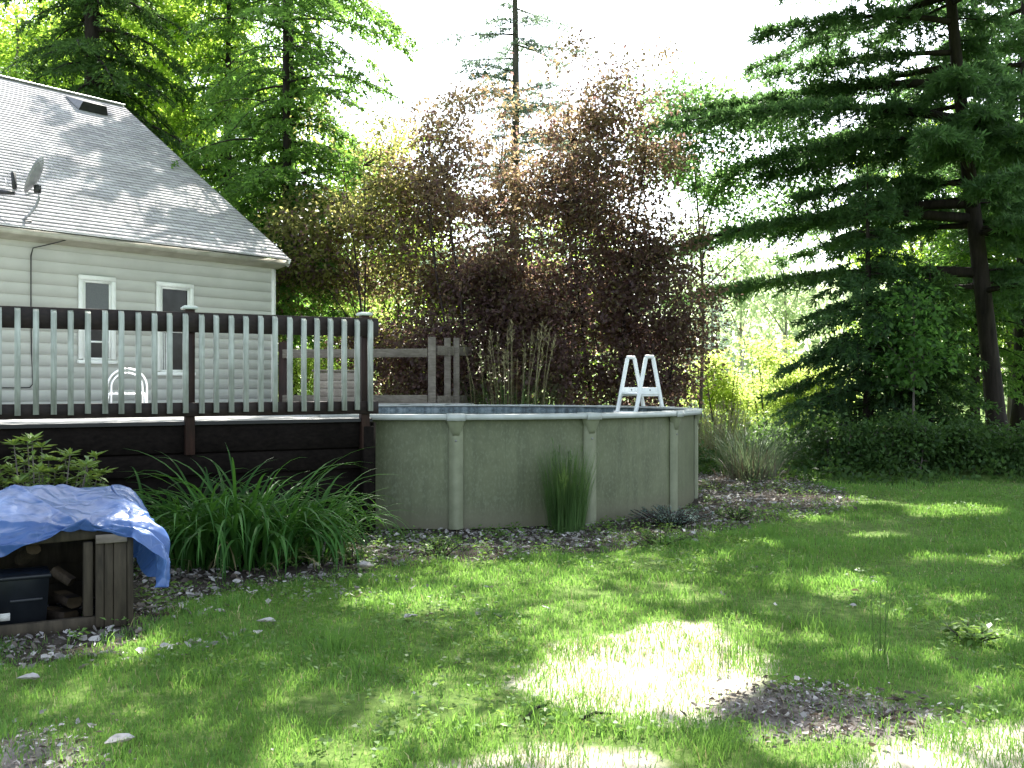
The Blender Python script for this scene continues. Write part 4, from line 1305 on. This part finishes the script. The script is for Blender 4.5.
def decid(name, label, x, y, H, tr, blobs, nc, lpc, cr_, LL, mat, bark='barkg', seed=0, lean=(0, 0), cat='tree', group=None, flat=.6, stems=1, mask=None, asp=.62, trunk_top=.8, nlimb=9, mats2=None, mixfn=None, gate_lo=-.22):
    """blobs: (cx,cy,cz,rx,ry,rz,weight) relative to the base"""
    r = np.random.default_rng(seed)
    root = empty(name, (x, y, 0), 0, label=label, cat=cat, group=group)
    tb = MB(); axes = []
    for s_ in range(stems):
        zz = np.linspace(0, H * trunk_top, 14); ph = r.uniform(0, 6.28, 2); a = r.uniform(0, 6.28); sp = 0 if stems == 1 else r.uniform(.06, .2)
        ox = lean[0] * zz + .04 * np.sin(zz * .7 + ph[0]) * np.sqrt(zz) + sp * zz * math.cos(a); oy = lean[1] * zz + .04 * np.sin(zz * .6 + ph[1]) * np.sqrt(zz) + sp * zz * math.sin(a)
        ox -= ox[0]; oy -= oy[0]
        if stems > 1: ox += .25 * math.cos(a); oy += .25 * math.sin(a)
        rad = tr * np.clip(1 - zz / (H * 1.02), .05, 1) * r.uniform(.7, 1) if stems > 1 else tr * np.clip(1 - zz / (H * 1.02), .05, 1)
        rad[0] *= 1.3
        ax_ = np.stack([ox, oy, zz], 1); axes.append(ax_); tb.tube(ax_, rad, 8)
    tb.build('trunk', M[bark], root, True)
    wts = np.array([q[6] for q in blobs]); wts = wts / wts.sum()
    bi = r.choice(len(blobs), nc, p=wts)
    B_ = np.array([q[:6] for q in blobs])
    dv = r.normal(0, 1, (nc, 3)); dv /= np.linalg.norm(dv, axis=1)[:, None]
    rr = r.uniform(.12, 1, nc) ** .5
    rr *= 1 + .5 * np.array([mnoise.noise(Vector((d_[0] * 1.9 + seed * 3.1, d_[1] * 1.9, d_[2] * 1.9))) for d_ in dv])
    Cc = B_[bi, :3] + dv * rr[:, None] * B_[bi, 3:]
    # uneven outline and holes
    gate = np.array([mnoise.noise(Vector((c_[0] * .55 + seed, c_[1] * .55, c_[2] * .7))) for c_ in Cc])
    Cc = Cc[gate > gate_lo]
    if mask is not None: Cc = Cc[mask(Cc + np.array([x, y, 0]), r)]
    nc = len(Cc)
    bb = MB()
    limbs = []
    for q in range(nlimb):
        tgt = Cc[r.integers(0, nc)]; ax_ = axes[r.integers(0, stems)]
        zh = max(.12 * H, tgt[2] - r.uniform(.15, .35) * H); k_ = min(range(len(ax_)), key=lambda i_: abs(ax_[i_, 2] - zh)); p0 = ax_[k_]
        P_ = curve(p0, p0 + (tgt - p0) * np.array([.5, .5, .75]), tgt, 8); limbs.append(P_)
        bb.tube(P_, np.linspace(tr * .38, tr * .08, 8) * (.45 if mask is not None else 1), 6)
    LP = np.concatenate([q[2:] for q in limbs] + axes)
    for c_ in Cc:
        j = np.argmin(((LP - c_) ** 2).sum(1) + np.maximum(0, LP[:, 2] - c_[2]) ** 2); p0 = LP[j]
        md = (p0 + c_) / 2 + r.normal(0, .12, 3)
        bb.tube(curve(p0, md, c_, 4), np.array([.02, .014, .008, .004]) * (tr / .15) ** .4 * (.35 if mask is not None else 1), 4)
    bb.build('branches', M[bark], root)
    nl = r.poisson(lpc, nc); rep_ = np.repeat(np.arange(nc), nl); N = len(rep_)
    scl = r.uniform(.6, 1.35, nc)
    off = r.normal(0, 1, (N, 3)) * np.array([1, 1, flat]) * cr_ * scl[rep_][:, None] * .6
    pt = Cc[rep_] + off
    dd = off / (cr_ + 1e-6) * .8 + r.normal(0, .6, (N, 3)) + np.array([0, 0, -.25])
    nn = r.normal(0, .55, (N, 3)) + np.array([0, 0, 1.])
    ll = LL * r.uniform(.6, 1.25, N)
    if mask is not None:
        kp_ = mask(pt + np.array([x, y, 0]), r)
        pt, dd, nn, ll = pt[kp_], dd[kp_], nn[kp_], ll[kp_]
    if mats2 is None:
        MB().leaves(pt, dd, nn, ll, ll * asp).build('crown', M[mat], root)
    else:
        sel = mixfn(pt, r)
        MB().leaves(pt[~sel], dd[~sel], nn[~sel], ll[~sel], ll[~sel] * asp).build('crown', M[mat], root)
        MB().leaves(pt[sel], dd[sel], nn[sel], ll[sel], ll[sel] * asp).build('sunlit_crown', M[mats2], root)  # leaves picked by mixfn, more of them towards the top
    return root


ROOF_SHADE = [(165, 165, 62, 24), (200, 168, 34, 22), (150, 130, 40, 18), (246, 226, 22, 24), (100, 140, 42, 12), (40, 112, 34, 10), (118, 188, 34, 9), (180, 218, 26, 11), (12, 100, 22, 9), (60, 165, 18, 6), (212, 228, 20, 10)]
HL = np.array([-8.54, 16.6, 0.]); HX = np.array([.627, .779, 0]); HYv = np.array([-.779, .627, 0])


def roofmask(P, r):  # thins crowns so their shade lands on set roof patches
    nrm = HYv * -sz + np.array([0, 0, sy]); nrm = nrm / np.linalg.norm(nrm)
    p0 = HL + HYv * EY + np.array([0, 0, EZ])
    t = ((P - p0) @ nrm) / (SUN @ nrm); G = P - SUN[None] * t[:, None]
    lx = (G - HL) @ HX; ly = (G - HL) @ HYv
    on = (t > 0) & (lx > X0) & (lx < X1 + .3) & (ly > EY - .2) & (ly < RY + .2)
    px = 512 + F * G[:, 0] / np.maximum(G[:, 1], 1); py = HY + (EYE - G[:, 2]) * F / np.maximum(G[:, 1], 1)
    sh = np.zeros(len(P), bool)
    wx = px + 26 * (vnoise(px, py, 16, 71) - .5); wy = py + 20 * (vnoise(px, py, 13, 72) - .5)
    for (cx, cy, rx, ry) in ROOF_SHADE: sh |= ((wx - cx) / rx) ** 2 + ((wy - cy) / ry) ** 2 < 1
    sh &= vnoise(px, py, 8, 73) + .5 * vnoise(px, py, 4, 74) > .48
    return ~on | sh | (r.uniform(0, 1, len(P)) < .02)


LIT = [(655, 672, 125, 52), (720, 640, 60, 24), (560, 690, 60, 26), (905, 745, 150, 30), (1010, 725, 60, 25), (845, 586, 48, 12), (400, 604, 70, 13), (118, 646, 66, 18), (1000, 640, 40, 16),
       (640, 750, 160, 22), (960, 512, 60, 7), (640, 497, 14, 4), (610, 610, 28, 7), (480, 735, 50, 20), (330, 755, 70, 16), (870, 655, 30, 10), (820, 640, 22, 9), (300, 690, 24, 8), (220, 720, 30, 8), (720, 560, 26, 4), (560, 585, 20, 5), (930, 560, 30, 5), (770, 545, 18, 4), (180, 675, 22, 6), (460, 575, 26, 5), (690, 600, 22, 6), (965, 600, 26, 7), (340, 625, 22, 5), (430, 680, 20, 6), (900, 615, 18, 5), (1000, 560, 40, 7), (880, 535, 30, 4), (260, 660, 30, 8), (140, 700, 30, 8), (370, 720, 34, 9), (60, 700, 24, 8), (480, 640, 26, 6), (990, 690, 40, 12), (820, 520, 24, 3), (940, 655, 26, 8), (530, 640, 24, 7)]


def oakmask(P, r):  # opens the added crowns above the wanted sun patches
    G = P - SUN[None] * (P[:, 2:3] / SUN[2])
    d = np.maximum(G[:, 1], 1.0)
    px = 512 + F * G[:, 0] / d; py = HY + EYE * F / d
    lit = np.zeros(len(P))
    for (cx, cy, rx, ry) in LIT:
        e = ((px - cx) / rx) ** 2 + ((py - cy) / ry) ** 2
        lit = np.maximum(lit, np.clip((1.25 - e) / .5, 0, 1))
    vis = P[:, 2] > EYE + .40 * np.maximum(P[:, 1], 0) + .5           # crown ends above the view
    return (r.uniform(0, 1, len(P)) > lit) & vis


def litmask(P, r):                      # cuts leaves away so the sun reaches the set lawn patches
    G = P - SUN[None] * (P[:, 2:3] / SUN[2])
    d = np.maximum(G[:, 1], 1.0)
    px = 512 + F * G[:, 0] / d; py = HY + EYE * F / d
    lit = np.zeros(len(P))
    for (cx, cy, rx, ry) in LIT: lit = np.maximum(lit, np.clip((1.25 - ((px - cx) / rx) ** 2 - ((py - cy) / ry) ** 2) / .5, 0, 1))
    return r.uniform(0, 1, len(P)) > lit * (G[:, 1] > 3)


# hemlocks by the house
conifer('hemlock_tree', 'slim hemlock with bare lower trunk at the right end of the house roof', at(287, 24.5), 24.5, 19, .15, 3.0, 18.4, .31,
        lambda f_, a: (1.5 + 1.9 * math.sin(min(1, f_ * 1.05 + .12) * math.pi) ** .7) * (1 - f_ * .2) * .88, .10, .42, 'hem', LL=.13, LW=.05, step=.024, twig=.8, mask=roofmask, seed=5, per=5, gap=.14, lr=(.5, 1.15), low=.05, twstep=.12)
conifer('hemlock_tree', 'dark thick trunked hemlock rising behind the house ridge', at(92, 29), 29, 24, .36, 6, 23, .5,
        lambda f_, a: 3.2 * (1 - f_ * .55), .05, .45, 'hemd', LL=.15, LW=.055, step=.026, twig=.95, seed=8, per=5, gap=.12, mask=roofmask, low=.05, twstep=.14)
conifer('hemlock_tree', 'farther hemlock filling in behind the house corner hemlock', at(228, 32), 32, 20, .2, 4, 19.5, .45,
        lambda f_, a: 2.9 * (1 - f_ * .45), .08, .40, 'hem', LL=.14, LW=.05, step=.034, twig=.9, seed=9, per=5, gap=.15, mask=roofmask, lr=(.5, 1.15), low=.05, twstep=.14)
conifer('hemlock_tree', 'tall hemlock added with its crown above the view to shade the roof', at(291, 30), 30, 22, .2, 13.2, 21.6, .5,
        lambda f_, a: 3.6 * (1 - f_ * .5), .08, .35, 'hem', LL=.16, LW=.06, step=.03, twig=1.0, seed=19, per=6, gap=.2, mask=roofmask, lr=(.4, 1.2), low=.08, twstep=.14)  # added tree, crown kept above the view to shade the roof
# bright broadleaf trees behind the house
decid('locust_tree', 'leftmost bright yellow green tree behind the house', at(15, 36), 36, 19, .22, [(0, 0, 12, 5.2, 3.5, 5.5, 1), (2, 0, 7.5, 4, 3, 3, .5)], 330, 165, .62, .19, 'locust', seed=21, nlimb=14, mask=roofmask)
decid('locust_tree', 'bright yellow green tree between the two hemlocks', at(185, 35), 35, 19, .2, [(0, 0, 11.5, 4.4, 3.5, 6.5, 1), (.5, 0, 5, 3.6, 3, 3.2, .5)], 420, 165, .6, .19, 'locust', seed=22, nlimb=14, mask=roofmask)
decid('locust_tree', 'tall bright tree behind the dark trunked hemlock', at(110, 41), 41, 22, .25, [(0, 0, 13.5, 5.5, 3.5, 6, 1)], 260, 170, .7, .21, 'locust', seed=23, nlimb=12, mask=roofmask)
decid('understory_tree', 'low leafy tree showing between hemlock and far railing', at(318, 30), 30, 7, .1, [(0, 0, 3.0, 2.8, 2, 2.8, 1)], 110, 130, .5, .14, 'glow', seed=24)

decid('birch_tree', 'light green tree glimpsed through the bronze leaved tree', at(385, 34), 34, 12, .1, [(0, 0, 5.2, 3.0, 2.2, 4, 1), (-.6, 0, 9.2, 1.9, 1.6, 2.0, .3)], 200, 120, .6, .16, 'locust', 'barkg', 25)
decid('birch_tree', 'light green tree glimpsed between middle and right copper trees', at(560, 36), 36, 9, .1, [(0, 0, 4.5, 3.4, 2.2, 3.6, 1)], 120, 110, .6, .16, 'locust', 'barkg', 26)
# copper leaved trees behind the pool
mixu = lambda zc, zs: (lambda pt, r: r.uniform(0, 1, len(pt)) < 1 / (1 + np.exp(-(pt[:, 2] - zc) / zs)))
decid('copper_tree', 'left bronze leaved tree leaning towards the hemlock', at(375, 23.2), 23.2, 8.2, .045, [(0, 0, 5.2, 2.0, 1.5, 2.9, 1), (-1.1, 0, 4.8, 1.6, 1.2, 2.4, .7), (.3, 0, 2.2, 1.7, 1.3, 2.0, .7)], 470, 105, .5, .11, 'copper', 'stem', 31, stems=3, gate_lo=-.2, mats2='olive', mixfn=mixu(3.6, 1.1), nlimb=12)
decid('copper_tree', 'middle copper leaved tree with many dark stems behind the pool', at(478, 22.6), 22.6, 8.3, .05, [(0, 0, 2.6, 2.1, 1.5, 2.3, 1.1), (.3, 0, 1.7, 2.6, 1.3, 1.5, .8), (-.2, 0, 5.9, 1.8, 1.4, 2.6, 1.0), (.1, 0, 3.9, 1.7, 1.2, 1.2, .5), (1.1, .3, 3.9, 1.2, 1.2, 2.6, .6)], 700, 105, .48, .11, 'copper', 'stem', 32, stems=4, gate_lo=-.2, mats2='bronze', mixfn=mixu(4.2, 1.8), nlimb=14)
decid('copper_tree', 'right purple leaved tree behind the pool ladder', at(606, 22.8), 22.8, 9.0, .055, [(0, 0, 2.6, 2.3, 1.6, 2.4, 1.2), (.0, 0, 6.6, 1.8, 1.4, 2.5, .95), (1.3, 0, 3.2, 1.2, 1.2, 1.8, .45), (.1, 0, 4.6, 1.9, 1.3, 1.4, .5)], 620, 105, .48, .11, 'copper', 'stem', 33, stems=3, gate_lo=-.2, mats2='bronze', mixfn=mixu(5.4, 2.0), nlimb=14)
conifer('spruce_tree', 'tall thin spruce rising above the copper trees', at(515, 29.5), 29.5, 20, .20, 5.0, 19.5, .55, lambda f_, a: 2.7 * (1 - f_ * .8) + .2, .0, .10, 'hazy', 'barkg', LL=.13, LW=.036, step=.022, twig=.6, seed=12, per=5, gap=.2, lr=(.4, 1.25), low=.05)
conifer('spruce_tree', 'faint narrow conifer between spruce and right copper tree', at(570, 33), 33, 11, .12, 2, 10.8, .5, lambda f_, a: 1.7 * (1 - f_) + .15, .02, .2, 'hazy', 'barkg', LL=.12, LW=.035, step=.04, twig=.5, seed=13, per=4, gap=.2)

# right side: big pine and companions
def pine_len(f_, a):
    left = .5 - .5 * math.cos(a)          # 1 when pointing left (-x)
    return (2.4 + 5.0 * left) * (1 - f_ * .5)


conifer('pine_tree', 'big dark pine with long sweeping limbs at the right', at(1000, 23), 23, 20, .225, 4.2, 19.5, .86, pine_len, .05, .12, 'pine', LL=.19, LW=.042, step=.0105, twig=.95, lr=(.45, 1.2),
        lean=(-.098, .02), seed=41, mask=litmask, per=9, gap=.15, skip=lambda z_, a_, r_: math.sin(a_) < -.5 and r_.uniform() < .3, tuftiness=.45, low=.14, twstep=.16)
conifer('pine_tree', 'second pine trunk at the right edge behind the big pine', at(1024, 28), 28, 25, .30, 3.5, 23, .8, lambda f_, a: 3.6 * (1 - f_ * .5), .05, .12, 'pine', LL=.20, LW=.05, step=.02, twig=.9, seed=43, per=4, gap=.15, tuftiness=.4, lean=(.01, 0))
conifer('fir_tree', 'bushy blue green conifer under the big pine limbs', at(868, 21.2), 21.2, 6.4, .13, .5, 6.3, .24, lambda f_, a: 2.1 * (1 - f_) ** .75 + .2, .02, .30, 'pine', lr=(.45, 1.2), LL=.13, LW=.045, step=.016, twig=.6, seed=44, per=6, gap=.05)
conifer('fir_tree', 'dark shaggy conifer beside the big pine trunk', at(930, 20.6), 20.6, 4.4, .1, .4, 4.3, .24, lambda f_, a: 1.3 * (1 - f_) ** .7 + .2, .02, .34, 'hemd', LL=.13, LW=.05, step=.016, twig=.6, seed=45, per=6, gap=.05)
conifer('hemlock_tree', 'mid green hemlock behind the big pine trunk', at(975, 27), 27, 12, .14, 1.5, 11.8, .4, lambda f_, a: 2.6 * (1 - f_) ** .8 + .25, .05, .35, 'hem', LL=.13, LW=.05, step=.03, twig=.75, seed=47, per=5, gap=.15, lr=(.5, 1.2), low=.06)
decid('maple_tree', 'green maple hanging over the gap right of the copper trees', at(700, 25.5), 25.5, 10, .055, [(0, 0, 8.0, 2.0, 1.4, 1.6, 1), (2.0, 0, 7.4, 2.0, 1.4, 1.8, .9), (.9, 0, 5.4, 1.3, 1.0, .8, .25)], 330, 75, .46, .12, 'hang', 'barkg', 51, nlimb=8, trunk_top=.75)
decid('maple_tree', 'young green maple among the conifers by the pine trunk', at(915, 19.6), 19.6, 3.6, .035, [(0, 0, 2.5, .9, .8, 1.0, 1)], 36, 60, .3, .13, 'maple', 'barkg', 52, nlimb=5)
decid('maple_tree', 'leafy green tree filling the gap at the right edge', at(1010, 31), 31, 11, .14, [(0, 0, 6, 3.4, 2.5, 4.5, 1)], 190, 130, .55, .15, 'locust', 'barkg', 53, nlimb=10)
decid('maple_tree', 'mid green tree standing behind the fir and pine', at(925, 33), 33, 12, .14, [(0, 0, 6.5, 2.9, 2.5, 5, 1)], 150, 130, .55, .15, 'locust', 'barkg', 54, nlimb=10)
# sunlit shrubs and hazy far trees in the gap
for q, (px, d, w_, h_, lb) in enumerate(((722, 33, 1.3, 2.6, 'pale sunlit shrub just right of the copper tree'), (765, 36, 1.9, 3.2, 'largest glowing yellow green shrub in the gap'), (812, 34, 1.5, 2.4, 'sunlit shrub touching the blue green conifer'))):
    decid('shrub', lb, at(px, d), d, h_ * 1.1, .05, [(0, 0, h_ * .5, w_, w_ * .8, h_ * .55, 1)], 90, 110, .42, .13, 'glow', 'barkg', 60 + q, stems=3, cat='shrub')
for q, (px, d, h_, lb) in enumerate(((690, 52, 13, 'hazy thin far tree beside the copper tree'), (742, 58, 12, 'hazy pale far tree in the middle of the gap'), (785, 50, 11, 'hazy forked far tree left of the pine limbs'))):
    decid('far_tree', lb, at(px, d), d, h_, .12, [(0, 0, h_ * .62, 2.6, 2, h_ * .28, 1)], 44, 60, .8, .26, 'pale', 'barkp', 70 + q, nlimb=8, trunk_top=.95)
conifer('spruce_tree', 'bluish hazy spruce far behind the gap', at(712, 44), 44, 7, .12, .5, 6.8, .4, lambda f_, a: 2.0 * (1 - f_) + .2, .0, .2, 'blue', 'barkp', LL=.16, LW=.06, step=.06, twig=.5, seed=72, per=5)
# far wood closing the horizon
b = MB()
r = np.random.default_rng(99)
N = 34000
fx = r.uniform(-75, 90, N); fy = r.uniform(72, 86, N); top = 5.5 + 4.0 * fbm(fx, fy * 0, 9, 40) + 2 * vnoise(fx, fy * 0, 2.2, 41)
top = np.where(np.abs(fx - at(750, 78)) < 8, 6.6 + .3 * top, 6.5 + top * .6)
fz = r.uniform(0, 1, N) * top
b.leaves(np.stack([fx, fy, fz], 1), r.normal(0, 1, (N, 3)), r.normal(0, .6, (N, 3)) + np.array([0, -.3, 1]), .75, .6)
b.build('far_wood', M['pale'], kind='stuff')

# dark ground cover and shrubs on the right behind the lawn
b = MB()
N = 42000
px_ = r.uniform(2.9, 16.5, N); py_ = r.uniform(16.2, 27, N)
edge = 15.9 + 1.7 * vnoise(px_, px_ * 0, 1.1, 50) + np.clip(4.6 - px_, 0, 3) * 1.0
hmax = np.clip(1.9 * fbm(px_, py_, .8, 52) - .62, .05, .95) * np.clip((py_ - edge) * .9, .12, 1)
kp = (py_ > edge)
pz_ = hmax * r.uniform(.25, 1, N)
P_ = np.stack([px_, py_, pz_], 1)[kp]; N = len(P_)
ll = .03 + .12 * r.uniform(0, 1, N) ** 1.6
b.leaves(P_, r.normal(0, .7, (N, 3)) + np.array([0, 0, .25]), r.normal(0, .5, (N, 3)) + np.array([0, 0, 1]), ll, ll * .6)
b.build('ground_cover', M['cover'], kind='stuff')
for q, (px, d, w_, h_, lb) in enumerate(((838, 18.4, .8, 1.0, 'low dark shrub at the lawn edge under the fir'), (905, 18.2, .9, 1.1, 'dark leafy shrub left of the pine trunk at the lawn edge'), (985, 18.6, .9, .9, 'dark low shrub in front of the big pine trunk'), (1040, 18.0, .8, 1.2, 'dark shrub at the right picture edge'))):
    decid('shrub', lb, at(px, d), d, h_, .02, [(0, 0, h_ * .5, w_, w_ * .7, h_ * .5, 1)], 50, 70, .22, .09, 'cover', 'barkg', 80 + q, stems=3, cat='shrub', group='dark shrubs along the lawn edge')

# unseen oaks added beside the view, crowns shaped to dapple the lawn
decid('oak_tree', 'unseen oak added right of the view to shade the lawn', 12.5, 13.5, 17, .35, [(-4, 2.5, 12.2, 6.5, 5.5, 1.8, 1), (-9, 3, 12.4, 5.5, 5.5, 1.6, .9), (-8, -2.2, 9.2, 6.0, 4, 1.4, .7), (-3, -1, 10.5, 6, 5, 1.6, .7), (-9.5, 11, 14.5, 5.5, 3.5, 1.5, .6)], 900, 85, .75, .21, 'maple', 'barkg', 91, mask=oakmask, nlimb=9, flat=.5)
decid('oak_tree', 'unseen oak added left of the view to shade yard and tarp', -9.5, 6.0, 15, .32, [(5, 4.5, 11.2, 4.5, 4.5, 1.5, 1), (2.5, 1, 9.2, 4, 4.0, 1.4, .8), (7.6, 9.5, 11.0, 2.8, 2.8, 1.5, .7)], 360, 85, .75, .21, 'maple', 'barkg', 92, mask=oakmask, nlimb=10, flat=.5)

# ------------------------------------------------------------------ light, sky, camera
w = bpy.data.worlds.new('World'); SC.world = w; w.use_nodes = True
nt = w.node_tree; bg = nt.nodes['Background']
sky = nt.nodes.new('ShaderNodeTexSky'); sky.sky_type = 'NISHITA'; sky.sun_disc = False
sky.sun_elevation = SUN_EL; sky.sun_rotation = SUN_AZ
sky.air_density = 1.0; sky.dust_density = 2.0; sky.ozone_density = 1.0; sky.altitude = 100
hs = nt.nodes.new('ShaderNodeHueSaturation'); hs.inputs['Saturation'].default_value = .55
nt.links.new(sky.outputs[0], hs.inputs['Color']); nt.links.new(hs.outputs[0], bg.inputs[0]); bg.inputs[1].default_value = .15
sl = bpy.data.lights.new('sun', 'SUN'); sl.energy = 5.0; sl.angle = math.radians(.53); sl.color = (1.0, .955, .87)
so = bpy.data.objects.new('sun', sl); COL.objects.link(so)
so.rotation_euler = Vector(-SUN).to_track_quat('-Z', 'Y').to_euler(); so.location = (0, 0, 40)
cam = bpy.data.cameras.new('camera'); cam.sensor_width = 36; cam.lens = F / 1024 * 36; cam.clip_end = 2000; cam.clip_start = .05
co_ = bpy.data.objects.new('camera', cam); COL.objects.link(co_); co_.location = (0, 0, EYE); co_.rotation_euler = (math.radians(90), 0, 0)
SC.camera = co_
SC.view_settings.view_transform = 'Standard'; SC.view_settings.look = 'None'; SC.view_settings.exposure = 0; SC.view_settings.gamma = 1
SC.cycles.film_exposure = 4.6          # the photograph is exposed for the shade
SC.cycles.use_denoising = True
SC.cycles.max_bounces = 8; SC.cycles.transparent_max_bounces = 8
